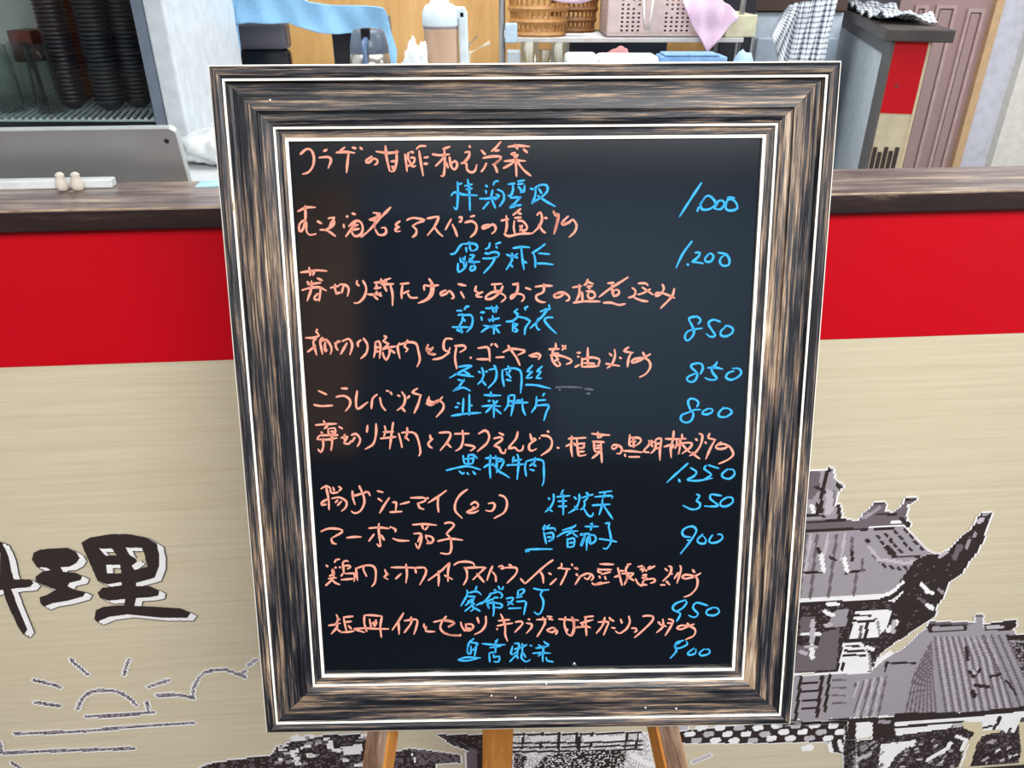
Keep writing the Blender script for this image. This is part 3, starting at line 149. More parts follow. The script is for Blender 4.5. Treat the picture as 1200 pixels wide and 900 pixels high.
CHALK_b = """2144,853 2147,907 2141,981 2128,971;2144,867 2165,859;2192,840 2200,896 2203,987;2213,864 2179,872;2184,888 2213,883;2115,917 2131,901 2171,912 2237,916;2275,869 2285,875;2277,893 2280,907;2312,867 2320,851 2336,849;2248,931 2283,931 2331,925;2291,947 2264,979;2309,891 2304,928 2323,976;2331,888 2357,901 2363,933 2341,968;2325,912 2341,917 2320,936;2381,864 2413,860;2403,864 2405,891 2392,920 2381,915;2427,851 2459,845;2427,864 2453,861;2429,875 2443,891 2440,904;2459,869 2456,896 2448,901;2392,928 2427,925 2437,931;2440,923 2416,949 2389,973;2397,960 2427,963 2443,960;2389,975 2421,963;2485,883 2501,888;2507,880 2533,867 2563,869 2565,896 2539,923 2491,952;2512,883 2507,923 2493,955;2525,883 2539,907;2520,917 2560,944 2603,968;3288,856 3237,933 3184,1016;3275,971 3267,992;3304,928 3283,955 3291,981 3323,981 3352,960 3347,939 3323,917 3301,928 3280,965;3347,979 3365,944 3387,941 3395,960 3376,981 3352,979;3443,928 3411,925;3413,928 3403,955 3403,981 3429,987 3456,976 3448,949 3429,933 3413,939;3243,1131 3200,1189 3168,1256;3219,1237 3227,1242;3259,1184 3280,1184 3275,1200 3259,1216 3243,1227 3264,1229 3296,1235;3323,1189 3304,1211 3309,1227 3333,1224 3344,1200 3328,1187 3312,1197;3365,1184 3403,1192 3419,1221 3413,1243 3387,1245 3373,1227 3381,1205 3397,1197;2112,1191 2133,1187 2155,1155 2171,1141;2197,1133 2205,1149;2171,1144 2213,1141 2235,1149 2235,1168 2213,1176;2184,1160 2187,1181;2200,1155 2208,1176;2157,1208 2160,1227 2176,1219 2181,1200;2147,1235 2149,1275 2181,1253 2187,1227;2171,1208 2176,1251;2203,1195 2224,1197 2197,1224;2200,1211 2224,1235;2200,1229 2248,1227;2211,1245 2203,1261 2211,1269 2227,1259 2224,1245 2211,1251;2296,1139 2291,1160 2275,1168;2323,1144 2347,1136;2325,1155 2331,1163;2288,1187 2320,1181 2339,1189 2333,1205;2272,1187 2299,1189;2264,1211 2299,1211 2331,1205;2323,1203 2304,1240 2267,1280;2373,1192 2392,1200;2427,1189 2405,1203 2395,1211;2400,1187 2400,1219 2373,1264;2395,1240 2403,1253;2405,1200 2427,1208;2405,1163 2448,1157 2483,1160;2443,1160 2448,1208 2456,1264;2453,1224 2469,1232;2555,1144 2523,1168 2493,1187;2501,1187 2509,1219 2509,1253;2525,1187 2576,1191;2520,1235 2555,1235 2592,1240;2141,1456 2165,1456;2176,1451 2187,1437 2200,1436;2147,1477 2171,1472;2171,1475 2165,1507 2141,1547;2176,1477 2208,1477 2216,1501 2208,1533 2187,1557;2120,1533 2160,1533 2197,1533;2141,1547 2171,1555;2176,1496 2179,1507;2160,1533 2165,1560;2251,1464 2272,1464;2256,1485 2259,1501;2277,1445 2336,1443;2304,1435 2315,1464;2328,1432 2325,1464;2291,1496 2296,1507;2309,1480 2312,1507;2291,1501 2341,1491;2256,1557 2288,1533 2307,1531;2267,1525 2304,1531 2347,1523;2315,1523 2315,1565;2320,1533 2341,1560;2427,1448 2411,1461 2427,1472 2421,1485;2464,1453 2461,1443 2475,1436;2373,1507 2405,1504 2427,1485 2448,1488 2475,1493;2464,1496 2485,1504 2464,1533 2459,1568;2405,1512 2403,1552;2405,1517 2427,1520 2408,1533;2408,1533 2427,1549 2411,1555;2573,1429 2576,1448 2565,1453;2533,1461 2565,1448 2544,1480 2485,1539;2525,1491 2512,1523 2523,1544 2531,1544;2592,1488 2565,1488 2552,1501 2576,1533 2608,1563;3272,1518 3284,1500 3268,1484 3236,1488 3228,1496 3240,1520 3252,1548 3248,1572 3224,1596 3210,1584 3216,1560 3240,1546 3292,1538;3376,1508 3344,1498 3322,1510 3324,1528 3352,1572 3328,1578 3310,1564;3400,1532 3378,1552 3380,1572 3404,1576 3432,1560 3434,1540 3416,1528 3396,1526;2147,1720 2176,1715 2211,1715 2176,1733 2107,1771;2176,1739 2203,1757;2133,1752 2221,1765;2147,1779 2176,1787;2176,1779 2152,1811 2125,1832;2128,1829 2171,1816 2205,1832;2259,1723 2267,1757 2256,1784 2240,1800;2243,1741 2253,1747;2275,1741 2285,1741;2256,1779 2277,1805;2315,1712 2325,1725;2293,1733 2325,1731 2323,1779 2288,1819;2355,1733 2355,1768 2363,1811;2363,1733 2395,1725 2437,1736 2445,1779 2440,1843;2381,1715 2392,1736 2373,1757;2373,1741 2395,1771;2373,1779 2397,1784;2496,1712 2472,1741 2496,1741;2496,1741 2467,1771 2496,1768;2541,1717 2517,1741 2536,1741 2515,1771 2539,1772;2464,1803 2512,1805 2581,1821;2115,1949 2181,1939 2256,1934;2173,1867 2168,1944;2200,1848 2200,1947;2144,1888 2155,1893;2133,1909 2147,1907;2205,1901 2213,1899;2301,1835 2301,1859;2269,1851 2309,1853 2349,1853;2288,1880 2299,1877;2312,1875 2315,1885;2333,1877 2320,1891;2259,1904 2299,1901 2347,1904;2315,1888 2315,1957;2304,1907 2277,1933;2323,1917 2349,1939;2384,1853 2381,1896 2363,1925;2381,1856 2411,1853 2405,1901 2395,1949;2389,1880 2403,1880;2387,1901 2400,1901;2421,1877 2448,1875;2400,1888 2475,1886;2448,1869 2451,1917 2464,1947;2552,1843 2544,1856;2515,1859 2512,1901 2491,1933;2517,1877 2557,1874;2512,1901 2571,1899 2560,1933 2549,1971;2571,1899 2557,1901;3282,1752 3294,1728 3288,1706 3264,1702 3240,1710 3242,1724 3264,1744 3268,1760 3256,1784 3236,1790 3220,1780 3224,1766 3248,1754 3268,1748;3360,1696 3352,1712 3336,1720 3338,1744 3360,1774 3328,1780 3304,1770;3316,1724 3352,1722 3388,1730;3440,1738 3412,1748 3402,1768 3424,1780 3456,1768 3474,1748 3464,1728 3432,1726;2171,2135 2179,2172 2216,2172;2176,2151 2216,2148;2195,2135 2195,2172;2195,2132 2221,2132 2237,2148;2221,2140 2216,2172;2093,2204 2147,2191 2195,2185 2253,2201;2152,2207 2168,2220 2176,2215;2189,2215 2197,2223;2216,2209 2229,2223;2275,2148 2307,2143;2299,2132 2296,2188 2299,2241;2296,2172 2267,2191;2301,2177 2317,2177;2307,2145 2360,2156 2344,2199;2323,2135 2328,2156 2328,2215;2312,2172 2339,2209 2360,2220 2389,2239;2360,2156 2323,2167;2403,2161 2445,2153;2424,2129 2432,2156 2424,2247;2376,2180 2456,2175;2408,2140 2403,2167;2467,2161 2461,2193 2467,2231;2467,2161 2504,2153 2544,2159 2549,2199 2549,2252 2541,2276;2509,2143 2504,2167 2483,2183;2493,2169 2512,2185;2483,2199 2504,2205;2571,2333 2576,2341;2595,2315 2595,2344 2581,2376 2555,2400;2568,2381 2589,2397;2640,2296 2629,2317;2611,2328 2672,2323;2616,2349 2656,2347;2616,2373 2656,2372;2640,2317 2640,2413;2691,2328 2701,2339;2715,2315 2715,2344 2699,2381 2664,2405;2693,2373 2707,2387;2747,2307 2763,2323;2725,2333 2779,2317;2736,2352 2755,2333;2741,2355 2736,2381 2720,2387;2733,2376 2755,2413 2773,2419 2781,2403;2808,2309 2867,2301;2787,2328 2867,2323 2867,2336;2837,2307 2827,2333;2776,2368 2859,2363;2824,2339 2821,2371 2808,2413;2827,2365 2848,2397 2872,2432;3266,1906 3274,1888 3260,1872 3236,1868 3224,1884 3236,1920 3250,1940 3238,1972 3212,1980 3190,1966 3196,1944 3228,1932 3256,1920 3284,1920;3322,1914 3296,1926 3292,1938 3312,1942 3336,1932 3338,1918 3322,1914;3392,1908 3368,1936 3372,1952 3400,1954 3428,1936 3424,1920 3404,1912 3392,1916;3224,2171 3179,2211 3125,2261;3181,2245 3187,2259;3237,2192 3264,2211 3251,2232 3221,2248 3259,2253 3301,2248 3339,2240;3309,2181 3301,2197 3333,2224 3301,2245;3320,2179 3368,2195;3411,2197 3384,2221 3389,2237 3419,2243 3443,2221 3435,2200 3413,2200;2555,2461 2544,2480;2576,2459 2547,2485;2555,2477 2597,2475 2603,2488;2549,2493 2560,2547;2560,2501 2587,2496 2595,2517 2576,2539;2565,2517 2584,2517;2571,2536 2592,2528;2467,2587 2469,2576 2528,2573 2589,2573;2464,2576 2480,2584;2699,2459 2688,2469 2635,2485;2611,2515 2651,2493 2709,2488;2677,2480 2688,2501 2707,2515;2683,2491 2656,2509;2659,2523 2661,2565;2661,2528 2691,2523 2688,2560 2661,2563;2667,2544 2688,2543;2741,2467 2805,2467;2776,2451 2768,2485;2768,2453 2784,2469;2723,2501 2741,2512 2725,2560;2720,2507 2763,2501 2752,2528 2749,2579;2741,2512 2720,2555;2763,2507 2787,2509 2792,2533 2768,2549 2757,2533;2763,2507 2768,2544;2837,2453 2856,2451 2853,2467 2859,2496 2864,2539 2843,2571 2827,2568;2808,2525 2853,2531 2891,2539;3264,2317 3280,2323 3264,2347 3280,2357 3277,2379 3243,2387 3200,2368;3333,2315 3381,2323;3333,2315 3328,2336 3365,2368 3333,2373 3301,2371;3411,2328 3381,2347 3376,2368 3403,2373 3435,2352 3429,2331 3408,2331;3237,2517 3205,2512 3197,2491 3216,2472 3248,2467 3264,2485 3248,2517 3221,2555 3189,2595;3221,2531 3237,2533;3293,2504 3269,2528 3275,2544 3301,2547 3309,2531 3296,2512;3339,2507 3323,2531 3333,2544 3365,2539 3387,2520 3379,2504 3363,2504;2235,2747 2229,2763;2189,2765 2189,2789 2160,2840;2192,2779 2235,2771 2256,2787;2195,2795 2229,2795;2224,2803 2192,2819;2224,2800 2213,2827 2221,2853 2205,2864;2208,2816 2181,2837;2224,2827 2179,2864;2224,2848 2251,2864;2232,2837 2261,2821;2336,2747 2344,2763;2360,2749 2352,2763;2315,2765 2325,2765;2299,2779 2293,2795 2256,2832;2299,2784 2336,2773 2355,2789 2347,2803;2315,2800 2336,2800;2272,2821 2315,2805;2283,2827 2293,2853 2285,2832;2285,2827 2315,2824 2352,2832 2347,2848 2320,2845;2312,2816 2315,2859 2312,2888;2373,2805 2400,2800 2405,2808 2379,2837;2379,2819 2405,2832;2427,2773 2429,2800;2427,2768 2453,2760 2456,2773 2437,2789;2421,2800 2448,2795;2421,2819 2464,2819 2461,2848 2456,2880;2384,2851 2443,2849;2501,2757 2539,2765 2573,2763;2549,2765 2533,2784 2547,2816 2541,2859 2523,2880 2504,2867;2221,2992 2197,3016 2189,3059;2208,3011 2240,3016 2224,3037;2192,3027 2192,3059 2208,3064;2208,3027 2208,3059;2213,3045 2227,3043;2235,3016 2224,3075;2147,3091 2187,3080 2253,3083;2149,3093 2187,3096 2240,3085;2259,3016 2315,3021 2368,3021;2333,2995 2325,3011;2323,3003 2323,3059;2296,3035 2347,3027;2293,3059 2296,3101;2296,3059 2315,3056;2315,3067 2315,3080 2341,3075 2336,3101 2315,3099;2403,3027 2395,3059 2400,3069;2411,3016 2432,3016 2427,3048 2400,3069;2411,3043 2427,3037;2429,3059 2389,3101;2421,3064 2427,3085;2448,3016 2448,3059 2443,3080 2464,3101 2485,3091;2437,3037 2469,3021;2485,3024 2493,3027;2453,3059 2464,3080;2549,3005 2560,3016 2571,3019 2560,3032;2512,3037 2549,3032 2571,3027;2523,3021 2539,3032;2496,3061 2539,3059 2581,3061;2549,3027 2544,3069 2544,3101;2539,3059 2523,3075;2560,3080 2565,3096 2592,3101;3213,2811 3168,2827 3152,2848 3168,2864 3200,2848 3219,2821 3205,2811;3163,2864 3189,2875 3171,2912;3317,2837 3264,2824 3248,2848 3272,2877 3253,2893 3227,2883;3344,2845 3312,2861 3315,2880 3349,2883 3371,2867 3360,2848 3339,2848;3205,3000 3171,3011 3165,3032 3184,3037 3221,3019 3216,3003;3189,3011 3168,3019 3163,3029 3171,3045 3163,3061 3141,3085;3253,3037 3224,3059 3232,3069 3259,3061 3261,3040;3301,3040 3277,3061 3291,3072 3325,3061 3323,3043 3307,3043"""
CHALK_g = """2605,1816 2653,1813 2728,1816;2739,1821 2781,1827;2621,1827 2627,1829;2749,1845 2765,1843;2683,3112 2701,3115;2693,3107 2699,3120;2400,3141 2411,3147;2464,3131 2467,3141"""
# ------------------------------------------------------------------ streaked, worn wood (UV: u along the grain, v across, metres)
def wood(name, ramp, su=5, sv=130, rough=.45, bump=.25, fine=2.6, seed=0.0, patch=0, contrast=1.0, fmix=.38, spec=.5):
    m = bpy.data.materials.new(name); m.use_nodes = True; nt = m.node_tree; N = nt.nodes.new; L = nt.links.new
    b = nt.nodes['Principled BSDF']; b.inputs['Roughness'].default_value = rough; b.inputs['Specular IOR Level'].default_value = spec
    tc = N('ShaderNodeTexCoord'); mp = N('ShaderNodeMapping'); mp.inputs['Scale'].default_value = (su, sv, 1)
    mp.inputs['Location'].default_value = (seed, seed*1.7, 0)
    L(tc.outputs['UV'], mp.inputs[0])
    n1 = N('ShaderNodeTexNoise'); n1.inputs['Scale'].default_value = 1; n1.inputs['Detail'].default_value = 6
    n1.inputs['Roughness'].default_value = .72 if patch else .62; n1.inputs['Distortion'].default_value = .12 if patch else .5
    L(mp.outputs[0], n1.inputs[0])
    mp2 = N('ShaderNodeMapping'); mp2.inputs['Scale'].default_value = (su*fine, sv*fine, 1); mp2.inputs['Location'].default_value = (seed+9, 3, 0)
    L(tc.outputs['UV'], mp2.inputs[0])
    n2 = N('ShaderNodeTexNoise'); n2.inputs['Scale'].default_value = 1; n2.inputs['Detail'].default_value = 5; n2.inputs['Roughness'].default_value = .7
    L(mp2.outputs[0], n2.inputs[0])
    ad = N('ShaderNodeMix'); ad.data_type = 'FLOAT'; ad.inputs[0].default_value = fmix
    L(n1.outputs[0], ad.inputs[2]); L(n2.outputs[0], ad.inputs[3])
    mr = N('ShaderNodeMapRange'); mr.inputs[1].default_value = .5-.2/contrast; mr.inputs[2].default_value = .5+.2/contrast
    src = ad.outputs[0]
    if patch:
        mp3 = N('ShaderNodeMapping'); mp3.inputs['Scale'].default_value = (su*.9, sv*.16, 1); mp3.inputs['Location'].default_value = (seed+20, 7, 0)
        L(tc.outputs['UV'], mp3.inputs[0]); n3 = N('ShaderNodeTexNoise'); n3.inputs['Scale'].default_value = 1; n3.inputs['Detail'].default_value = 3
        L(mp3.outputs[0], n3.inputs[0]); mm = N('ShaderNodeMath'); mm.operation = 'MULTIPLY_ADD'; mm.inputs[1].default_value = patch; L(n3.outputs[0], mm.inputs[0])
        sb = N('ShaderNodeMath'); sb.operation = 'SUBTRACT'; sb.inputs[1].default_value = patch*.5; L(ad.outputs[0], sb.inputs[0]); L(sb.outputs[0], mm.inputs[2]); src = mm.outputs[0]
    L(src, mr.inputs[0])
    cr = N('ShaderNodeValToRGB'); e = cr.color_ramp.elements
    while len(e) > 1: e.remove(e[-1])
    e[0].position = ramp[0][0]; e[0].color = rgba(ramp[0][1])
    for p, c in ramp[1:]:
        k = e.new(p); k.color = rgba(c)
    L(mr.outputs[0], cr.inputs[0]); L(cr.outputs[0], b.inputs['Base Color'])
    bp = N('ShaderNodeBump'); bp.inputs['Strength'].default_value = bump; bp.inputs['Distance'].default_value = .0006
    L(ad.outputs[0], bp.inputs['Height']); L(bp.outputs[0], b.inputs['Normal'])
    return m
RAIL = [(0,(10,10,13)),(.34,(20,21,26)),(.45,(36,39,46)),(.53,(60,60,64)),(.60,(90,76,67)),(.69,(122,101,84)),(.79,(156,132,108)),(.92,(184,166,144)),(1,(210,196,174))]
def bead(name, seed):
    return wood(name, [(0,(90,74,60)),(.14,(170,152,126)),(.22,(240,234,218)),(1,(255,253,246))], su=14, sv=60, rough=.35, bump=.1, seed=seed)
PLY = [(0,(190,142,82)),(.5,(212,166,102)),(1,(226,184,124))]
# ------------------------------------------------------------------ the room
WU = Vector((math.cos(math.radians(4.4)), math.sin(math.radians(4.4)), 0))   # the counter runs along this
WN = Vector((WU.y, -WU.x, 0))                                                 # and faces this way
W0 = Vector((0, 1.0, 0))
WM = Matrix(((WU.x, -WN.x, 0, 0), (WU.y, -WN.y, 0, 1.0), (0, 0, 1, 0), (0, 0, 0, 1)))  # local x along, y away, z up
def wall_uz(px, py, off=0.0):
    p = on_plane(px, py, W0+WN*off, WN); q = p-W0
    return q.dot(WU), p.z
def cz(py, off): return wall_uz(600, py, off)[1]
floor_m = mat('dark floor tile', (34,31,31), .6, noise=(6,(24,22,23),.6))
bm = bmesh.new(); add_box(bm, (-4,-4.2,-.05), (4,6,0)); struct('floor', bm, floor_m)
ceil_m = mat('white ceiling board', (226,230,234), .8)
bm = bmesh.new(); add_box(bm, (-4,-4.2,2.6), (4,6,2.65)); struct('ceiling', bm, ceil_m)
navy_m = mat('added dark blue panel', (38,58,80), .7); brown_m = mat('brown wood panel', (172,132,96), .6, noise=((3,3,40),(146,110,78),.6))
gry_m = mat('grey blue wall', (104,130,154), .7)
bm = bmesh.new(); add_box(bm, (-.78,-3.1,0), (4,-3.0,2.6)); struct('wall_back', bm, gry_m)
bm = bmesh.new(); add_box(bm, (-4,-3.1,0), (-.78,-2.96,2.6)); struct('trim_1', bm, brown_m)
bm = bmesh.new(); add_box(bm, (-.775,-2.998,0), (.30,-2.95,2.42)); struct('added_dark_panel', bm, navy_m)  # unseen panel standing in for the dark figure mirrored in the board
bm = bmesh.new(); add_box(bm, (-4,-2.948,0), (4,-2.92,1.06)); struct('added_low_panel', bm, mat('added dark low panel', (34,36,44), .6))  # unseen dark band added to keep the lower board reflection dark
# ------------------------------------------------------------------ the counter with its printed front
counter = thing('counter', 'long service counter with a worn dark wooden ledge, red band and ink-drawn temple print', 'counter', (0,0,0))
LEDGE_F = .016
z_ft = cz(235, LEDGE_F); z_fb = cz(260, LEDGE_F)
ledge_back = .125
ZT = z_ft
for _ in range(3): pass
q = on_plane(600, 205, Vector((0,0,ZT)), Vector((0,0,1))); ledge_back = -(q-W0).dot(WN)
LEDGE = [(0,(54,44,42)),(.3,(92,78,74)),(.48,(122,106,100)),(.6,(148,132,124)),(.72,(182,162,140)),(1,(226,208,176))]
EDGE = [(0,(28,18,18)),(.55,(44,28,26)),(.75,(58,42,38)),(.9,(120,104,90)),(1,(180,160,140))]
def uvbox(name, lo, hi, m, parent, M=None, bev=0, mi=None, L=None):
    bm = bmesh.new(); add_box(bm, lo, hi, None, bev); uv = bm.loops.layers.uv.new('UVMap')
    for f in bm.faces:
        n = f.normal
        for l in f.loops:
            c = l.vert.co
            l[uv].uv = (c.x, c.y if abs(n.z) > .5 else c.z) if abs(n.x) < .8 else (c.y, c.z)
        if mi: f.material_index = mi(f)
    if M is not None: bm.transform(M)
    return obj(name, bm, m, parent)
led_top = wood('worn ledge top', LEDGE, su=4, sv=34, rough=.3, bump=.25, seed=2.2, contrast=.9)
led_edge = wood('worn ledge edge', EDGE, su=7, sv=60, rough=.45, bump=.3, seed=5.2)
lg = uvbox('ledge', (-1.9,-LEDGE_F,z_fb), (1.9,ledge_back,ZT), [led_top, led_edge], counter, WM, .0025, lambda f: 0 if f.normal.z > .3 else 1)
ledge_trim = mat('pale worn arris', (206,184,150), .5, noise=((30,3,3),(120,90,70),.9))
bm = bmesh.new(); add_tube(bm, [WM @ Vector((-1.9+i*.05, -LEDGE_F+.0008, ZT-.0008)) for i in range(77)], .0011, 6)
o = obj('worn_edge', bm, ledge_trim, lg)
z_red = cz(410, 0)
print_m = wood('beige wood-look print', [(0,(198,184,154)),(.35,(208,195,166)),(.55,(215,203,175)),(.8,(221,211,185)),(1,(228,219,196))], su=2.5, sv=120, rough=.55, bump=0, seed=8, contrast=.62)
red_m = mat('red printed band', (200,0,22), .5, spec=.25, noise=(3,(188,0,20),.5))
body = uvbox('front_panel', (-1.9,0,0), (1.9,.10,z_fb), print_m, counter, WM)
rdb = boxobj('red_band', (-1.9,-.0012,z_red), (1.9,.02,z_fb-.0002), red_m, counter, M=WM)
# the printed drawing: flat print on the panel, laid out on the panel's own grid of square dots
SH = {1:(252,250,250), 2:(200,192,198), 3:(166,158,165), 4:(114,104,110), 5:(52,41,40), 6:(222,208,174)}
INK = [mat('print shade %d' % k, SH[k], .55, noise=(40, tuple(v*.96 for v in SH[k]), .5)) for k in (1,2,3,4,5,6)]
def to_px(u, z):        # numpy: panel coordinates -> sight-line coordinates, used once to place the traced shapes
    X = W0.x+u*WU.x; Y = W0.y+u*WU.y; Z = z-CAM.z
    dz = Y*math.cos(TILT)-Z*math.sin(TILT); up = Y*math.sin(TILT)+Z*math.cos(TILT)
    return 600+FPX*X/dz, 450-FPX*up/dz
class Print:
    def __init__(s, x0, y0, x1, y1, cell):
        us = [wall_uz(x, y) for x in (x0,x1) for y in (y0,y1)]
        s.u0 = min(a for a,_ in us); s.u1 = max(a for a,_ in us); s.z0 = max(0.01, min(b for _,b in us)); s.z1 = max(b for _,b in us)
        s.c = cell; s.nu = int((s.u1-s.u0)/cell)+1; s.nz = int((s.z1-s.z0)/cell)+1
        U, Z = np.meshgrid(s.u0+(np.arange(s.nu)+.5)*cell, s.z0+(np.arange(s.nz)+.5)*cell)
        s.X, s.Y = to_px(U, Z); s.A = np.zeros(s.X.shape, int); s.rs = np.random.RandomState(5)
    def mask(s, P):
        m = np.zeros(s.X.shape, bool); n = len(P)
        for i in range(n):
            (xa, ya), (xb, yb) = P[i], P[(i+1)%n]
            if ya == yb: continue
            c = ((ya > s.Y) != (yb > s.Y)) & (s.X < (xb-xa)*(s.Y-ya)/(yb-ya)+xa); m ^= c
        return m
    def poly(s, k, P, noise=None, clip=None):
        m = s.mask(P)
        if noise:
            r = s.rs.rand(*s.X.shape); k2, pr = noise; s.A[m] = k; s.A[m & (r < pr)] = k2
        else: s.A[m] = k
    def lmask(s, P, w):
        m = np.zeros(s.X.shape, bool)
        for (xa, ya), (xb, yb) in zip(P, P[1:]):
            L2 = max((xb-xa)**2+(yb-ya)**2, 1e-6); t = np.clip(((s.X-xa)*(xb-xa)+(s.Y-ya)*(yb-ya))/L2, 0, 1)
            m |= (s.X-xa-t*(xb-xa))**2+(s.Y-ya-t*(yb-ya))**2 < (w/2)**2
        return m
    def line(s, k, P, w): s.A[s.lmask(P, w)] = k
    def dil(s, m, r):
        o = m.copy()
        for dy in range(-r, r+1):
            for dx in range(-r, r+1):
                if dx*dx+dy*dy <= r*r+.5: o |= np.roll(np.roll(m, dy, 0), dx, 1)
        o[:r] = False; o[-r:] = False; o[:, :r] = False; o[:, -r:] = False
        return o
    def build(s, h):
        bm = bmesh.new(); V = {}
        def v(i, j):
            if (i, j) not in V: V[i, j] = bm.verts.new(WM @ Vector((s.u0+i*s.c, -h, s.z0+j*s.c)))
            return V[i, j]
        A = s.A
        for j in range(s.nz):
            i = 0
            while i < s.nu:
                k = A[j, i]
                if k == 0: i += 1; continue
                i2 = i
                while i2 < s.nu and A[j, i2] == k: i2 += 1
                f = bm.faces.new((v(i,j), v(i2,j), v(i2,j+1), v(i,j+1))); f.material_index = int(k)-1
                i = i2
        return obj('printed_drawing', bm, INK, counter)
def halo(p, r=1):
    p.A[p.dil(p.A > 0, r) & (p.A == 0)] = 1
# --- temple roofs on the right
T = Print(915, 540, 1215, 905, .0034)
T.poly(3, [(925,552),(935,549),(962,552),(975,548),(978,562),(988,568),(980,578),(978,592),(985,598),(986,608),(925,610)])
T.poly(4, [(940,552),(962,552),(958,576),(950,585),(934,580)]); T.poly(2, [(925,556),(938,552),(936,575),(925,580)])
T.line(5, [(971,549),(966,562),(962,580),(962,598)], 4.5); T.line(5, [(981,567),(984,570)], 5); T.line(5, [(955,570),(966,575)], 4); T.line(4, [(976,575),(977,590)], 4)
T.line(5, [(982,592),(983,608)], 4.5); T.line(1, [(951,592),(953,600)], 5); T.line(5, [(957,590),(958,602)], 4); T.line(5, [(945,603),(965,604)], 3.5)
T.poly(2, [(968,572),(976,575),(976,600),(966,603)])
T.poly(4, [(912,604),(1000,609),(1062,604),(1062,614),(912,624)]); T.line(3, [(915,607),(966,607)], 3.5); T.line(5, [(915,613),(968,611)], 2.5); T.line(5, [(968,609),(990,609)], 3)
T.poly(4, [(1006,610),(1010,602),(1025,589),(1038,589),(1036,598),(1046,600),(1055,594),(1062,583),(1073,583),(1071,588),(1063,590),(1061,612)])
T.line(3, [(1012,606),(1030,594)], 4); T.line(5, [(1024,589),(1036,589)], 2.5); T.line(5, [(1062,585),(1072,585)], 3); T.line(5, [(1028,602),(1050,602)], 2.5)
T.poly(3, [(912,624),(1012,619),(1058,616),(1064,622),(1075,634),(1088,646),(1102,650),(1096,662),(1075,672),(1058,685),(1036,695),(912,702)])
T.line(5, [(912,623),(1016,619)], 3.5); T.line(5, [(1024,620),(1046,618)], 4); T.line(5, [(1056,608),(1063,614)], 6); T.line(1, [(1044,612),(1054,611)], 3.5)
for a, b in (((957,627),(949,700)),((980,626),(970,700)),((944,626),(936,700)),((1003,671),(1000,698)),((998,630),(997,650))): T.line(4, [a, b], 3.6)
for a, b in (((950,626),(943,672)),((970,626),(962,668)),((990,624),(985,655))): T.line(2, [a, b], 3.2)
T.line(5, [(938,670),(966,670)], 2.6); T.line(5, [(990,671),(1012,667)], 3); T.line(5, [(958,642),(962,650)], 4); T.line(5, [(972,652),(978,655)], 4); T.line(5, [(998,645),(998,656)], 3.5)
T.line(1, [(962,650),(965,668)], 5); T.line(1, [(989,654),(992,668)], 5); T.line(4, [(1010,655),(1010,668)], 3)
for pts in ([(1014,630),(1022,648),(1032,660),(1050,664),(1080,662)], [(1026,626),(1036,640),(1044,650)], [(1036,624),(1046,636),(1058,648)], [(1047,620),(1058,634),(1070,646)], [(1059,618),(1070,632),(1084,646)]):
    for (xa, ya), (xb, yb) in zip(pts, pts[1:]):
        n = max(2, int(math.hypot(xb-xa, yb-ya)/7))
        for i in range(n):
            x = xa+(xb-xa)*(i+.2)/n; y = ya+(yb-ya)*(i+.2)/n; T.line(5, [(x,y),(x+2.6,y+2.6)], 3.4)
T.line(5, [(1040,640),(1048,650)], 5); T.line(2, [(1032,655),(1060,659),(1090,655)], 4); T.line(5, [(1044,652),(1078,651)], 2.5); T.line(2, [(1018,640),(1030,656)], 4)
T.poly(5, [(1072,655),(1090,648),(1104,649),(1112,643),(1126,628),(1138,620),(1143,610),(1149,600),(1161,600),(1152,630),(1146,645),(1136,656),(1126,672),(1112,681),(1106,697),(1098,708),(1094,722),(1072,736),(1060,745),(1048,752),(1030,766),(1022,776),(1018,764),(1030,748),(1046,736),(1040,712),(1052,700),(1060,690),(1050,686)], noise=(4,.02))
T.line(4, [(1118,652),(1124,640)], 7); T.line(3, [(1132,640),(1135,633)], 5); T.line(2, [(1146,610),(1150,608)], 6); T.line(3, [(1152,602),(1158,601)], 3); T.line(3, [(1140,628),(1142,624)], 4); T.line(2, [(1101,651),(1108,646)], 5)
T.line(1, [(1080,684),(1086,692),(1092,694)], 5); T.line(3, [(1100,690),(1104,694)], 4); T.line(1, [(1086,708),(1092,712)], 5); T.line(4, [(1076,700),(1082,704)], 4)
T.line(5, [(912,709),(1030,704),(1046,698),(1062,684),(1080,672)], 5.5); T.line(1, [(912,705),(985,701),(1034,697),(1046,692),(1058,681)], 3.6)
# under the eaves
T.poly(5, [(912,711),(1046,704),(1052,735),(1030,766),(1020,786),(912,788)], noise=(4,.12))
T.poly(4, [(961,741),(984,735),(979,783),(930,786),(934,755),(958,758)]); T.poly(4, [(938,722),(955,722),(952,738),(936,744)]); T.poly(3, [(980,713),(994,713),(991,733),(968,734),(974,722)])
T.line(1, [(940,742),(960,742)], 4); T.line(2, [(952,728),(951,750)], 6); T.line(1, [(951,757),(951,769)], 6); T.line(2, [(944,757),(957,757)], 3); T.line(1, [(966,716),(975,720)], 5); T.line(2, [(967,732),(972,731)], 5); T.line(1, [(970,707),(982,707)], 4); T.line(2, [(938,763),(944,765)], 5)
T.poly(1, [(1001,715),(1044,714),(1040,733),(1028,746),(994,748),(998,735)]); T.line(5, [(1000,721),(1020,720)], 3); T.line(5, [(1000,727),(1022,727),(1026,724)], 3); T.line(4, [(1009,733),(1007,746)], 3.5); T.line(5, [(1016,730),(1013,748)], 4); T.line(3, [(1028,728),(1030,742)], 3)
T.line(1, [(1040,738),(1050,728)], 6); T.line(2, [(1046,740),(1047,728)], 5); T.line(5, [(995,750),(1040,749)], 4)
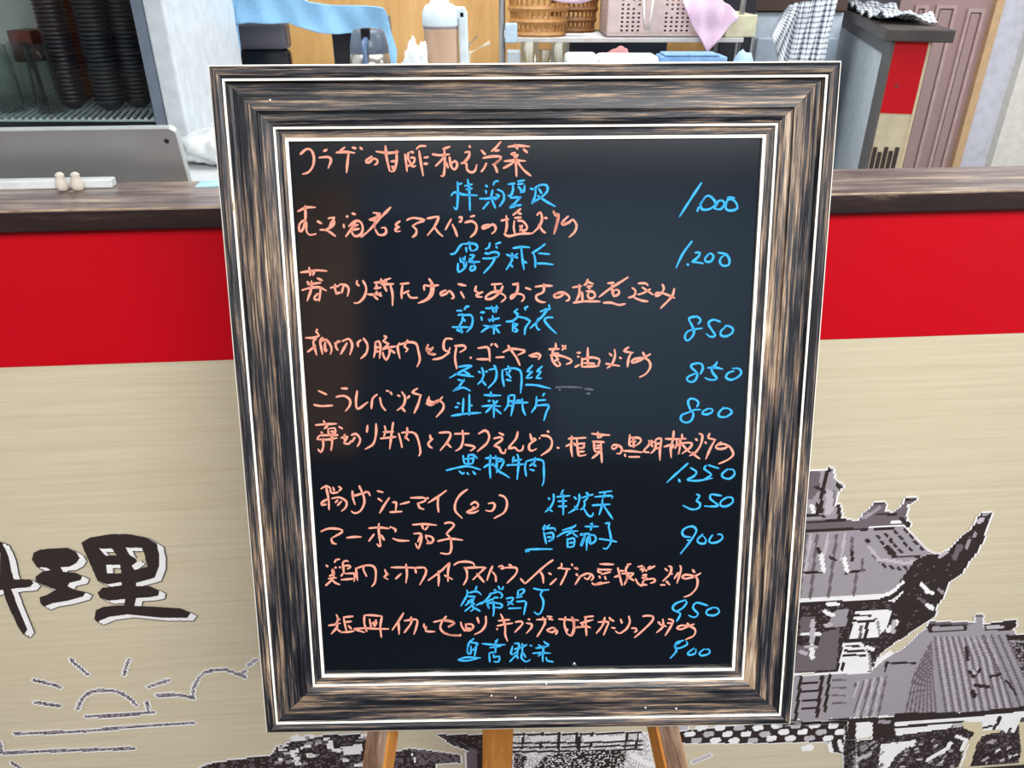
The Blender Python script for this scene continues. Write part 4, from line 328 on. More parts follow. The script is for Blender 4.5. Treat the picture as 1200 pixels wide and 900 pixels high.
T.poly(1, [(988,752),(1010,752),(1018,768),(1020,785),(982,787),(984,770)]); T.line(5, [(992,756),(1006,756)], 2.6); T.line(5, [(990,762),(1012,762)], 3); T.line(5, [(988,767),(1014,767)], 2.6); T.line(5, [(988,776),(986,784)], 3); T.line(1, [(1016,758),(1022,760)], 5); T.line(3, [(1018,766),(1020,784)], 3)
# lower roof
T.poly(3, [(912,792),(1018,788),(1036,772),(1060,758),(1076,742),(1090,732),(1186,736),(1192,748),(1215,752),(1215,826),(1130,834),(912,843)])
T.line(1, [(1026,776),(1042,765)], 3.6)
for i in range(9): T.line(4, [(1095+i*7.6-i*.8,746),(1098+i*8,770),(1108+i*8.6,832)], 2.8)
for i in range(9): T.line(2, [(1099+i*7,746),(1102+i*8,770),(1112+i*8.6,832)], 2.2)
for i in range(8): T.line(4, [(1090-i*2.5,752+i*5),(1092+i*-3,790),(1096-i*5,834)], 2.4)
for i in range(5): T.line(4, [(1152+i*9,744),(1176+i*9,800),(1186+i*10,830)], 3)
for i in range(6): T.line(4, [(1038-i*9,792+i*2),(1028-i*10,840)], 2.6); T.line(2, [(1033-i*9,792+i*2),(1023-i*10,840)], 2.2)
T.line(5, [(1037,776),(1072,776)], 2.6); T.line(5, [(1038,778),(1036,786)], 2.4); T.line(5, [(1132,758),(1133,772)], 4); T.line(5, [(1136,786),(1140,792),(1148,784)], 4); T.line(2, [(1140,786),(1142,788)], 4); T.line(5, [(1142,802),(1158,804)], 4); T.line(5, [(1139,810),(1141,814)], 6); T.line(5, [(1160,792),(1172,789)], 3); T.line(5, [(1178,796),(1190,812)], 3)
T.poly(5, [(1084,735),(1090,728),(1132,730),(1134,738),(1090,741)]); T.line(3, [(1094,736),(1126,735)], 5); T.line(4, [(1090,729),(1138,730)], 3); T.poly(3, [(1132,732),(1143,728),(1143,720),(1151,720),(1151,742),(1134,744)]); T.line(4, [(1144,721),(1150,721)], 3)
T.poly(5, [(1152,731),(1190,725),(1190,734),(1182,738),(1154,738)]); T.line(2, [(1156,734),(1174,734)], 4); T.poly(5, [(1178,743),(1215,743),(1215,750),(1180,749)])
T.poly(5, [(1184,750),(1215,752),(1215,800),(1198,790)], noise=(3,.45))
# left lower window block
T.poly(3, [(912,793),(1000,789),(1000,840),(912,843)]); T.line(5, [(963,792),(957,838)], 4.5); T.line(5, [(972,790),(966,832)], 4); T.line(5, [(938,792),(932,840)], 4)
for i in range(4): T.line(5, [(940,800+i*10),(958,799+i*10)], 2.6); T.line(4, [(975,796+i*9),(990,796+i*9)], 2.2)
# eave line, beam and lattice
T.line(5, [(912,846),(1060,842),(1120,838),(1215,828)], 6); T.line(5, [(1050,837),(1120,836)], 5); T.line(3, [(925,846),(972,841)], 2.6)
T.poly(1, [(1048,846),(1110,842),(1215,832),(1215,838),(1110,848),(1048,850)])
T.poly(5, [(990,843),(1003,843),(1003,870),(990,870)]); T.poly(1, [(1003,846),(1020,845),(1018,862),(1002,863)]); T.poly(5, [(1022,843),(1048,842),(1048,871),(1022,871)]); T.line(3, [(1030,845),(1042,845)], 4)
T.poly(5, [(1048,850),(1130,843),(1130,866),(1048,870)]); T.poly(1, [(1048,853),(1115,847),(1115,856),(1050,861)]); T.poly(2, [(1116,847),(1135,846),(1135,858),(1116,858)]); T.line(1, [(1050,865),(1080,863)], 2.5); T.line(2, [(1090,863),(1128,861)], 3)
T.poly(5, [(988,870),(1215,838),(1215,905),(988,905)], noise=(4,.14)); T.poly(1, [(1150,846),(1195,838),(1190,850),(1150,862)]); 
for x in (1150,1163,1178,1186): T.line(1 if x != 1163 else 5, [(x+8,840),(x,856)], 4)
T.line(1, [(1150,848),(1166,846)], 3); T.line(5, [(1150,852),(1162,850)], 2.4)
T.poly(1, [(1032,871),(1074,866),(1050,884),(1036,905),(1028,905)]); T.line(1, [(1086,890),(1110,876),(1114,870)], 4); T.line(1, [(1120,862),(1132,866),(1126,878)], 4); T.poly(1, [(1000,884),(1006,886),(1004,905),(996,905)])
T.poly(6, [(1128,845),(1150,845),(1152,858),(1144,872),(1134,905),(1120,905),(1132,870),(1142,858),(1128,852)]); T.line(1, [(1122,905),(1134,872)], 2.2)
T.line(6, [(1150,858),(1170,856)], 4); T.poly(6, [(1193,846),(1215,842),(1215,905),(1190,905),(1196,880)])
for _ in range(70):
    x = T.rs.uniform(1040,1190); y = T.rs.uniform(868,900)
    if T.mask([(1050,872),(1126,866),(1118,905),(1040,905)]).any(): T.line(int(T.rs.choice([1,2,3,4])), [(x,y),(x+T.rs.uniform(1,5),y-T.rs.uniform(0,3))], T.rs.uniform(1.6,3)) if not 1118 < x < 1150 else None
for _ in range(22):
    x = T.rs.uniform(992,1030); y = T.rs.uniform(872,900); T.line(int(T.rs.choice([3,4,2])), [(x,y),(x+6,y-4)], 2.4)
halo(T, 1); T.build(.0019)
# --- lattice and halls seen under the board
Bt = Print(590, 838, 1002, 905, .0030)
Bt.poly(5, [(796,856),(860,850),(925,845),(992,844),(992,868),(925,869),(860,871),(796,874)])
for r in range(4):
    for c in range(14):
        x = 800+c*22-(r%2)*11-r*3; y = 850+r*7.4+ (0 if x > 900 else 2.5)
        if 796 < x < 992 and y < 868: Bt.line(1 if (c+r)%3 else 2, [(x-3.2,y),(x+3.2,y-1)], 6.2)
Bt.A[(Bt.X < 992) & (Bt.Y > 870+.0*Bt.X) & (Bt.X > 796)] = 0
Bt.line(1, [(942,876),(950,875)], 5); Bt.poly(5, [(968,868),(992,868),(992,884),(976,880)]); Bt.line(1, [(972,870),(974,878)], 4); Bt.line(1, [(983,868),(986,878)], 5)
Bt.poly(5, [(990,868),(1002,866),(1002,905),(988,905)], noise=(3,.2))
Bt.poly(2, [(600,858),(758,858),(766,905),(600,905)], noise=(1,.5))
for y in (859,869,874,879): Bt.line(5, [(600,y+1),(700,y),(752,y-2)], 2.2)
for x in (614,636,655,680,676,694,735,748): Bt.line(5, [(x,858),(x-2+T.rs.uniform(-2,2),905 if x in (655,680) else 876)], 2.6)
Bt.poly(5, [(640,884),(690,878),(735,880),(728,905),(620,905)], noise=(1,.22)); Bt.poly(5, [(602,880),(618,886),(612,905),(602,905)], noise=(2,.3))
Bt.poly(1, [(622,862),(650,861),(650,867),(622,868)]); Bt.poly(1, [(684,862),(730,861),(730,867),(684,868)]); Bt.line(1, [(740,884),(762,896)], 6)
Bt.line(2, [(812,892),(832,884)], 4); halo(Bt, 1); Bt.build(.0019)
Bl = Print(215, 852, 600, 905, .0042)
Bl.poly(5, [(225,902),(250,893),(300,886),(318,884),(325,874),(350,866),(385,860),(430,860),(430,905),(225,905)], noise=(4,.25))
Bl.poly(1, [(336,880),(350,876),(350,881),(336,884)]); 
for _ in range(46):
    x = Bl.rs.uniform(320,430); y = Bl.rs.uniform(862,900); Bl.line(int(Bl.rs.choice([1,2,3,0])), [(x,y),(x+Bl.rs.uniform(2,9),y-.6)], 3)
Bl.poly(1, [(400,874),(424,872),(424,882),(402,884)])
Bl.poly(5, [(458,882),(480,876),(486,893),(510,890),(512,905),(455,905)], noise=(4,.3)); Bl.poly(4, [(480,876),(512,880),(540,884),(540,893),(490,894)], noise=(5,.35)); 
Bl.poly(5, [(512,860),(600,860),(600,905),(556,905),(552,880),(530,872)], noise=(4,.1)); Bl.poly(4, [(548,876),(560,876),(560,905),(546,905)])
halo(Bl, 1); Bl.build(.0019)
# --- the two brush characters with a white drop shadow
K = Print(-12, 612, 245, 752, .00095)
G = [[(-12,684),(0,686),(1,648),(-6,634),(3,634),(11,652),(14,668),(17,678),(36,678),(40,682),(36,687),(14,689),(20,706),(33,737),(28,743),(22,734),(8,704),(4,690),(-12,694)],
     [(38,655),(40,647),(48,643),(60,642),(80,641),(90,646),(94,653),(90,659),(82,663),(72,664),(74,669),(88,670),(97,674),(95,679),(82,682),(80,686),(88,690),(101,693),(98,698),(80,703),(62,706),(52,710),(48,706),(47,699),(56,696),(66,690),(60,688),(50,684),(43,681),(42,675),(50,669),(60,667),(54,664),(44,664)],
     [(96,635),(106,629),(130,625),(152,625),(172,629),(184,636),(187,648),(187,662),(182,676),(168,680),(160,682),(160,686),(176,686),(187,691),(186,697),(176,699),(160,700),(158,709),(180,710),(212,712),(224,717),(220,723),(190,723),(150,719),(128,722),(114,728),(111,724),(113,714),(122,710),(146,708),(147,701),(128,703),(118,700),(115,694),(120,688),(143,685),(143,681),(126,684),(115,680),(108,664),(100,646)]]
H = [[(117,642),(132,642),(137,650),(124,650)],[(148,641),(167,641),(170,650),(173,663),(158,667),(155,662),(163,656),(152,649)],[(125,661),(141,661),(143,671),(126,671)]]
Km = np.zeros(K.X.shape, bool)
for g in G: Km |= K.mask(g)
for g in H: Km &= ~K.mask(g)
Sm = np.roll(np.roll(Km, 9, 1), -8, 0); Sm = (Sm | np.roll(np.roll(Km, 5, 1), -4, 0)) & ~Km
Om = K.dil(Sm, 2) & ~Sm & ~Km
K.A[Om] = 5; K.A[Sm] = 1; K.A[Km] = 5
K.line(6, [(163,655),(168,652)], 5)
K.build(.0019)
# --- rising sun, clouds and ground lines
S = Print(-12, 760, 305, 902, .0032)
for P in ([(84,772),(92,780),(103,789)],[(152,772),(148,780),(146,790)],[(40,796),(54,799),(71,804)],[(42,822),(70,826)],[(174,804),(186,800),(198,796)],
          [(92,829),(95,821),(101,813),(110,809),(120,808),(132,808),(144,812),(153,818),(160,825)],[(102,839),(140,837),(180,834)],[(172,822),(175,834)],[(184,814),(205,813),(215,814),(228,817)],
          [(226,816),(227,805),(233,794),(240,787),(252,784),(265,784),(276,788),(287,792)],[(18,859),(100,856),(150,851),(228,846)],[(-12,882),(60,879),(158,876)],[(15,893),(28,902)],[(0,868),(3,880)]):
    S.line(4, P, 3.4)
for x, y in ((284,788),(292,778),(298,774)): S.line(3, [(x,y),(x+3,y-2)], 4)
r = S.rs.rand(*S.A.shape); S.A[(S.A == 4) & (r < .45)] = 3; S.A[(S.A == 4) & (r > .9)] = 5
halo(S, 1); S.build(.0019)
# ------------------------------------------------------------------ the framed blackboard on its easel
BW, BH = .56, .6673
yaw, lean, rb = .0153, .285, .0045
_r = Vector((math.cos(yaw), math.sin(yaw), 0)); _u = Vector((-math.sin(yaw)*math.sin(lean), math.cos(yaw)*math.sin(lean), math.cos(lean)))
BR = _r*math.cos(rb) + _u*math.sin(rb); BU = _u*math.cos(rb) - _r*math.sin(rb); BN = BR.cross(BU)
BC = Vector((.0157, .638, 1.1539))
BM = Matrix(((BR.x,BU.x,BN.x,BC.x),(BR.y,BU.y,BN.y,BC.y),(BR.z,BU.z,BN.z,BC.z),(0,0,0,1)))  # local x right, y up, z out
board = thing('chalkboard', 'black menu board in a wide distressed wooden frame, chalked in orange and blue', 'menu board')
board.matrix_world = BM
P0 = [(0,-.022),(0,-.004),(.0006,-.001),(.0016,.0006),(.004,.0022),(.0075,.0030),(.0103,.0018),(.0115,.0004)]
P1 = [(.0115,.0004),(.0115,.0011),(.0134,.0008),(.0134,-.0014)]
P2 = [(.0134,-.0014),(.0150,-.0052),(.0175,-.0056),(.022,-.0040),(.030,-.0018),(.0372,-.0008),(.0384,-.0008),(.0389,-.0040),(.0398,-.0042),(.0412,-.0022),(.046,-.0026),(.0500,-.0048),(.0518,-.0056)]
P3 = [(.0518,-.0056),(.0518,-.0044),(.0537,-.0048),(.0537,-.0072)]
P4 = [(.0537,-.0072),(.0560,-.0078),(.0580,-.0070),(.0600,-.0072),(.0612,-.0082)]
P5 = [(.0612,-.0082),(.0612,-.0064),(.0640,-.0070),(.0640,-.0106)]
PE = [(-.0003,-.0050),(-.0003,-.0012),(.0004,.0000),(.0012,.0006)]
def rail_bm(prof, side):
    bm = bmesh.new(); uv = bm.loops.layers.uv.new('UVMap'); L = BH if side in 'lr' else BW; n = 24
    rows = []; s = 0
    for i, (t, h) in enumerate(prof):
        if i: s += math.hypot(t-prof[i-1][0], h-prof[i-1][1])
        row = []
        for k in range(n+1):
            a = -L/2+t + (L-2*t)*k/n
            wob = 0.0
            if side == 't': p = (a, BH/2-t, h)
            elif side == 'b': p = (a, -BH/2+t, h)
            elif side == 'l': p = (-BW/2+t, a, h)
            else: p = (BW/2-t, a, h)
            row.append((bm.verts.new(p), a, t+s*.2))
        rows.append(row)
    for A, B in zip(rows, rows[1:]):
        for k in range(n):
            q = [A[k], A[k+1], B[k+1], B[k]]
            f = bm.faces.new([x[0] for x in q])
            for l, x in zip(f.loops, q): l[uv].uv = (x[1], x[2])
    return bm
seedv = {'t': 1.3, 'b': 4.1, 'l': 7.7, 'r': 11.9}
for side in 'tblr':
    wm = wood('distressed wood '+side, RAIL, su=6, sv=170, rough=.42, bump=.8, seed=seedv[side], patch=.34, contrast=1.3, fine=3.2, fmix=.42, spec=.4)
    r0 = obj('frame_rail', rail_bm(P0+P1[2:]+P2[1:]+P3[2:]+P4[1:]+P5[2:], side), wm, board)
    bm = bmesh.new(); uv = bm.loops.layers.uv.new('UVMap')
    for P, off in ((PE, .2), (P1, 0), (P3, .4), (P5, .9)):
        b2 = rail_bm([(t, h+.0003) for t, h in P], side); me = bpy.data.meshes.new('x'); b2.to_mesh(me); b2.free(); bm.from_mesh(me); bpy.data.meshes.remove(me)
    # lift a hair off the moulding so the two never share a face
    bd = obj('beading', bm, bead('worn cream beading '+side, seedv[side]+2), r0); bd['label'] = 'thin cream lines along the moulding'
# back panel and writing surface
bk = boxobj('back_panel', (-BW/2+.004,-BH/2+.004,-.022), (BW/2-.004,BH/2-.004,-.0125), mat('brown hardboard', (112,84,58), .8), board)
slate = bpy.data.materials.new('black writing surface'); slate.use_nodes = True; nt = slate.node_tree; b = nt.nodes['Principled BSDF']
b.inputs['Base Color'].default_value = (.0035,.0052,.0085,1); b.inputs['Roughness'].default_value = .08
tc = nt.nodes.new('ShaderNodeTexCoord'); nz = nt.nodes.new('ShaderNodeTexNoise'); nz.inputs['Scale'].default_value = 9; nz.inputs['Detail'].default_value = 5
mr = nt.nodes.new('ShaderNodeMapRange'); mr.inputs[3].default_value = .06; mr.inputs[4].default_value = .12
nt.links.new(tc.outputs['Object'], nz.inputs[0]); nt.links.new(nz.outputs[0], mr.inputs[0]); nt.links.new(mr.outputs[0], b.inputs['Roughness'])
ws = boxobj('writing_surface', (-BW/2+.0636,-BH/2+.0636,-.0124), (BW/2-.0636,BH/2-.0636,-.0104), slate, board)
# chalk writing, traced stroke by stroke in board coordinates
BMi = BM.inverted(); SURF = -.0104
def board_xy(px, py):
    q = BMi @ on_plane(px, py, BC+BN*SURF, BN); return Vector((q.x, q.y))
def parse(s): return [[tuple(float(v)/4 for v in p.split(',')) for p in st.split(' ')] for st in s.split(';') if st]
def smooth_path(P):
    if len(P) == 1: P = [P[0], P[0]+Vector((.0006, .0003))]
    if len(P) == 2: P = [P[0], (P[0]+P[1])/2, P[1]]
    Q = [P[0]*2-P[1]] + P + [P[-1]*2-P[-2]]; out = []
    for i in range(1, len(Q)-2):
        a, b, c, d = Q[i-1:i+3]; n = max(2, int((c-b).length/.0022))
        for k in range(n):
            t = k/n
            out.append(.5*((2*b)+(c-a)*t+(2*a-5*b+4*c-d)*t*t+(3*b-a-3*c+d)*t**3))
    out.append(P[-1]); return out
def ribbon(bm, pts, wd, h, rnd):
    ph = rnd.uniform(0, 6); n = len(pts); L = []
    for i, p in enumerate(pts):
        t = pts[min(i+1,n-1)] - pts[max(i-1,0)]
        if t.length < 1e-7: t = Vector((1,0))
        t.normalize(); nn = Vector((-t.y, t.x))
        e = min(i, n-1-i); f = (.72 if e == 0 else .92 if e == 1 else 1)
        if i > n*.6 and n > 5: f *= 1-.32*(i-n*.6)/(n*.4)
        ww = wd*.5*f*(1+.14*math.sin(ph+i*.9)+rnd.uniform(-.06,.06))
        L.append((p+nn*ww, p-nn*ww, t, ww))
    a = [bm.verts.new((x.x, x.y, h)) for x, _, _, _ in L]; b_ = [bm.verts.new((y.x, y.y, h)) for _, y, _, _ in L]
    for i in range(n-1): bm.faces.new((a[i], b_[i], b_[i+1], a[i+1]))
    for idx, sgn in ((0,-1),(n-1,1)):
        p = pts[idx]; t, ww = L[idx][2], L[idx][3]
        c1 = bm.verts.new((p.x+t.x*ww*.85*sgn, p.y+t.y*ww*.85*sgn, h))
        bm.faces.new((a[idx], c1, b_[idx]))
def chalk(name, col, c2):
    m = mat(name, col, .85, spec=.15, noise=(420, c2, .8)); return m
orange = chalk('orange chalk', (226,154,134), (200,124,104)); blue = chalk('blue chalk', (62,166,220), (38,132,192)); white = chalk('chalk smudge', (86,92,98), (52,58,66))
rnd = random.Random(3)
def build_rows(data, centres, slope, name, m, h, wd):
    bms = [bmesh.new() for _ in centres]
    for st in data:
        cx_ = sum(p[0] for p in st)/len(st); cy_ = sum(p[1] for p in st)/len(st)
        k = min(range(len(centres)), key=lambda i: abs(centres[i][1]+slope*(cx_-450)-cy_) + (1000 if not centres[i][0][0] <= cx_ <= centres[i][0][1] else 0))
        ribbon(bms[k], smooth_path([board_xy(*p) for p in st]), wd, h, rnd)
    for bm in bms:
        if len(bm.faces): obj(name, bm, m, board)
        else: bm.free()
OA = (0, 1200)
build_rows(parse(CHALK_o), [(OA,y) for y in (190,263,340,410,470,517,590,630,675,735)], .025, 'dish_name', orange, SURF+.00035, .00225)
build_rows(parse(CHALK_b), [((0,760),y) for y in (230,298,375,441,476,548,585,627,703,762)], .0, 'translated_dish_name', blue, SURF+.00045, .00215) if False else None
blu = parse(CHALK_b)
build_rows([s for s in blu if sum(p[0] for p in s)/len(s) < 760], [(OA,y) for y in (226,297,373,440,475,546,587,625,703,762)], .008, 'translated_dish_name', blue, SURF+.00045, .00215)
build_rows([s for s in blu if sum(p[0] for p in s)/len(s) >= 760], [(OA,y) for y in (228,292,378,430,473,547,580,624,703,755)], .02, 'price', blue, SURF+.00055, .0022)
bm = bmesh.new()
for st in parse(CHALK_g): ribbon(bm, smooth_path([board_xy(*p) for p in st]), .0020, SURF+.00025, rnd)
sm = obj('chalk_smudge', bm, white, board); sm['kind'] = 'stuff'
bm = bmesh.new()
for px, py in ((320,119),(673,777),(604,786),(561,786),(576,814),(604,816),(701,839),(756,828),(792,829),(640,800)):
    q = BMi @ on_plane(px, py, BC+BN*(-.003 if py > 790 else SURF), BN); 
    bmesh.ops.create_icosphere(bm, subdivisions=1, radius=.0011, matrix=Matrix.Translation((q.x, q.y, (-.0018 if py > 790 or py < 150 else SURF)+.0006)))
bits = obj('chalk_crumb', bm, mat('white chalk crumbs', (236,236,230), .9), board); bits['kind'] = 'stuff'

# easel: two splayed front legs in the plane behind the board, one rear leg
easel = thing('easel', 'worn brown wooden easel behind the menu board with three legs', 'easel')
legm = wood('worn easel wood', [(0,(62,44,34)),(.35,(104,78,60)),(.55,(134,108,90)),(.8,(160,138,120)),(1,(190,150,104))], su=8, sv=90, rough=.5, bump=.3, seed=3)
legs_ = wood('orange easel wood', [(0,(150,92,36)),(.5,(186,122,54)),(1,(206,144,74))], su=5, sv=60, rough=.5, bump=.1, seed=6)
def leg(name, a, b, wx, n, dn, m, side_m):
    """a square bar from a (top) to b (foot), width wx, thickness dn along n"""
    a = Vector(a); b = Vector(b); t = (b-a); L = t.length; t.normalize(); n = Vector(n); n = (n - t*n.dot(t)).normalized(); s = t.cross(n)
    bm = bmesh.new(); uv = bm.loops.layers.uv.new('UVMap'); c = .002
    sec = [(-wx/2+c,dn/2),(wx/2-c,dn/2),(wx/2,dn/2-c),(wx/2,-dn/2+c),(wx/2-c,-dn/2),(-wx/2+c,-dn/2),(-wx/2,-dn/2+c),(-wx/2,dn/2-c)]
    R = [[bm.verts.new(p+s*x+n*y) for x, y in sec] for p in (a, b)]
    per = 0
    for k in range(8):
        k2 = (k+1)%8; w_ = math.dist(sec[k], sec[k2]); f = bm.faces.new((R[0][k], R[0][k2], R[1][k2], R[1][k]))
        for l, q in zip(f.loops, ((0,per),(0,per+w_),(L,per+w_),(L,per))): l[uv].uv = q
        per += w_; f.material_index = 0 if k == 0 else 1
    bm.faces.new(R[0][::-1]); bm.faces.new(R[1])
    return obj(name, bm, [m, side_m], easel)
HB = -.040       # centre of the front legs behind the fitted plane
def bl(x, y, h=HB): return BM @ Vector((x, y, h))
def leg_at(px, ang):
    p = on_plane(px, 872, BC+BN*HB, BN); q = BMi @ p
    def go(y): return (q.x + math.tan(ang)*(q.y-y), y)
    top = BM @ Vector((*go(.27), HB)); yf = q.y
    foot = BM @ Vector((*go(-2.0), HB)); f = (top.z)/(top.z-foot.z)
    return top, top.lerp(foot, f)
LT, LF = leg_at(447, math.radians(-9.5)); RT, RF = leg_at(781, math.radians(13))
leg('leg', LT, LF, .028, BN-BR*.42, .026, legm, legs_)
leg('leg', RT, RF, .028, BN+BR*.45, .026, legm, legs_)
RRt = bl(.0, .27, HB-.03); pf = on_plane(584, 880, Vector((0,.74,0)), Vector((0,-1,0)))
ttop = Vector((0, RRt.y, RRt.z)); mid = on_plane(583, 880, Vector((0,.80,0)), Vector((0,-1,0)))
d_ = (mid-ttop); foot = ttop + d_*(ttop.z/(ttop.z-mid.z)); 
leg('leg', ttop, foot, .048, (0,-1,.3), .018, legs_, legs_)
cb = boxobj('cross_bar', (-.12,.215,HB-.055), (.12,.255,HB-.0135), legs_, easel, .002, BM)
cb = boxobj('cross_bar', (-.19,-.22,HB+.013), (.19,-.19,HB+.0178), legs_, easel, .0015, BM)
# ------------------------------------------------------------------ the kitchen behind the counter
WT = 1.15                       # worktop height
pale_m = mat('pale grey worktop', (206,210,212), .5)
wt = uvbox('worktop', (-2.2,1.17,WT-.04), (.62,3.08,WT), pale_m, None); tag(wt, 'pale grey kitchen worktop running behind the counter ledge', 'worktop')
cab = thing('base_cabinet', 'white base cabinets under the pale kitchen worktop', 'cabinet')
for i in range(4): boxobj('cabinet_panel', (-2.15+i*.69,1.22,.0), (-2.15+i*.69+.68,3.04,WT-.041), mat('white cabinet front', (196,200,204), .5), cab)
# walls
ply = wood('plywood wall', PLY, su=2, sv=14, rough=.5, bump=.05, seed=4)
def wall_uv(name, lo, hi, m): 
    bm = bmesh.new(); add_box(bm, lo, hi); uv = bm.loops.layers.uv.new('UVMap')
    for f in bm.faces:
        for l in f.loops: c = l.vert.co; l[uv].uv = (c.z, c.x+c.y)
    return struct(name, bm, m)
pL = at(200, 40, 3.2).x; pR = at(846, 40, 3.2).x
wall_uv('wall_kitchen', (pL,3.2,0), (pR,3.26,2.6), ply)
bm = bmesh.new(); add_box(bm, (-4,3.24,0), (pL,3.3,2.6)); struct('wall_left', bm, mat('cream kitchen wall', (214,208,192), .7))
bm = bmesh.new(); add_box(bm, (pR,4.3,0), (4,4.36,2.6)); struct('wall_far', bm, mat('pale lilac wall', (200,200,210), .7))
# ---- glass fronted dish cabinet on the left
YF = 1.93
whitem = mat('white enamel', (214,222,228), .35); greym = mat('grey rubber seal', (112,124,140), .6); inner = mat('grey cabinet lining', (188,194,190), .6)
gl = bpy.data.materials.new('clear glass pane'); gl.use_nodes = True; 
def thin_glass(m, tint, ior):
    nt = m.node_tree; nt.nodes.clear(); N = nt.nodes.new; L = nt.links.new
    out = N('ShaderNodeOutputMaterial'); mx = N('ShaderNodeMixShader'); fr = N('ShaderNodeLayerWeight'); fr.inputs[0].default_value = ior
    tr_ = N('ShaderNodeBsdfTransparent'); tr_.inputs[0].default_value = (*tint, 1); gs = N('ShaderNodeBsdfGlossy'); gs.inputs['Roughness'].default_value = .03
    L(fr.outputs['Facing'], mx.inputs[0]); L(tr_.outputs[0], mx.inputs[1]); L(gs.outputs[0], mx.inputs[2]); L(mx.outputs[0], out.inputs[0])
thin_glass(gl, (.93,.96,.95), .06)
dc = thing('display_cabinet', 'white glass-fronted dish cabinet full of dark bowls on the left worktop', 'cabinet', (0,0,0))
xg = at(178, 70, YF).x; xo = at(208, 70, YF).x; XL = -1.55; zb = WT+.02; zt = 1.95
zsh = at(100, 140, YF).z                      # height of the wire shelf at the front
D = .46
boxobj('side_panel', (xo-.03,YF+.03,zb), (xo,YF+D,zt), whitem, dc, .004)
boxobj('side_panel', (XL,YF+.03,zb), (XL+.03,YF+D,zt), whitem, dc, .004)
boxobj('back_panel', (XL+.03,YF+D-.02,zb), (xo-.03,YF+D,zt), inner, dc)
boxobj('base', (XL+.03,YF+.03,zb-.02), (xo-.03,YF+D-.02,zb+.01), mat('dark cabinet floor', (40,48,50), .6), dc)
boxobj('top_panel', (XL+.03,YF+.03,zt-.04), (xo-.03,YF+D-.02,zt), whitem, dc)
bm = bmesh.new()
add_box(bm, (xg+.012,YF-.02,zb), (xo,YF+.03,zt), bev=.006); add_box(bm, (XL,YF-.02,zb), (XL+.05,YF+.03,zt), bev=.006)
add_box(bm, (XL+.05,YF-.02,zb), (xg+.012,YF+.03,zsh-.04), bev=.006); add_box(bm, (XL+.05,YF-.02,zt-.06), (xg+.012,YF+.03,zt), bev=.006)
df = obj('door_frame', bm, whitem, dc)
bm = bmesh.new(); add_box(bm, (xg-.012,YF-.022,zsh-.04), (xg+.012,YF-.004,zt-.06)); obj('rubber_seal', bm, greym, df)
obj('glass_pane', (lambda b: (add_box(b, (XL+.05,YF,zsh-.04), (xg-.012,YF+.004,zt-.06)), b)[1])(bmesh.new()), gl, dc)
rack = mat('white coated wire', (206,216,220), .4)
x = XL+.17; k = 0
proto = None
while x < xo-.04:
    if proto is None:
        bm = bmesh.new(); add_tube(bm, [(0,YF+.035,zsh-.005),(-.108,YF+D-.04,zsh-.005)], .0042, 6); proto = obj('rack_wire', bm, rack, dc); proto.location.x = x
    else:
        c_ = proto.copy(); C.objects.link(c_); c_.location.x = x
    x += .0172
for yy in (YF+.04, YF+.2, YF+D-.05):
    bm = bmesh.new(); add_tube(bm, [(XL+.05,yy,zsh-.009),(xo-.035,yy,zsh-.009)], .003, 6); obj('rack_rail', bm, rack, dc)
# bowls: three leaning towers of lacquer bowls
def bowl_mesh(m1, r, name):
    bm = bmesh.new(); add_lathe(bm, [(a_, z_*.74) for a_, z_ in [(r*.42,0),(r*.46,.004),(r*.62,.008),(r*.86,.020),(r,.034),(r*.965,.034),(r*.82,.022),(r*.55,.011),(0,.010)]], seg=22)
    return obj(name, bm, m1, smooth=True)
blk = mat('black lacquer', (16,16,28), .5, noise=(60,(34,34,50),.7)); red = mat('red brown lacquer', (120,46,34), .35, noise=(40,(84,32,24),.7)); drk = mat('dark plum lacquer', (30,20,30), .38, noise=(60,(52,40,52),.7))
def stack(px, Y, n, m, r, label, group, pitch=.0125):
    b0 = at(px, 0, Y); x0 = b0.x; first = None
    for i in range(n):
        if first is None: o = bowl_mesh(m, r, 'lacquer_bowl'); first = o
        else: o = first.copy(); C.objects.link(o)
        o.location = (x0+random.uniform(-.0015,.0015), Y+random.uniform(-.0015,.0015), zsh+i*pitch)
        tag(o, label, 'bowl', group)
def stack_x(px, py, Y): return at(px, py, Y)
for (px, Y, n, m, r, lab, g) in ((84,2.10,28,drk,.034,'dark plum lacquer bowl in the left stack behind the cabinet glass','plum bowls in the left stack'),
                                 (128,2.08,28,blk,.039,'black lacquer bowl in the middle stack behind the cabinet glass','black bowls in the middle stack'),
                                 (161,2.12,28,blk,.036,'black lacquer bowl in the right stack behind the cabinet glass','black bowls in the right stack')):
    x0 = at(px, 110, Y).x; first = None
    for i in range(n):
        if first is None: o = bowl_mesh(m, r, 'lacquer_bowl'); first = o
        else: o = first.copy(); C.objects.link(o)
        o.location = (x0+random.uniform(-.0015,.0015), Y+random.uniform(-.0015,.0015), zsh+i*.0099); tag(o, lab if i else 'lowest bowl of the '+lab.split(' in the ')[1].replace('stack','bowl stack').replace(' behind',', on the white wires behind'), 'bowl', g)
x0 = at(90,110,2.22).x; first = None
for i in range(27):     # a wider red-brown stack shows on both sides of the plum one
    if first is None: o = bowl_mesh(red, .053, 'lacquer_bowl'); first = o
    else: o = first.copy(); C.objects.link(o)
    o.location = (x0, 2.22, zsh+i*.0102); tag(o, 'red brown lacquer bowl in the wide stack behind the plum bowls' if i else 'lowest red brown bowl under the wide stack behind the plum bowls', 'bowl', 'red bowls behind the plum stack')
p = at(32, 52, 2.22)
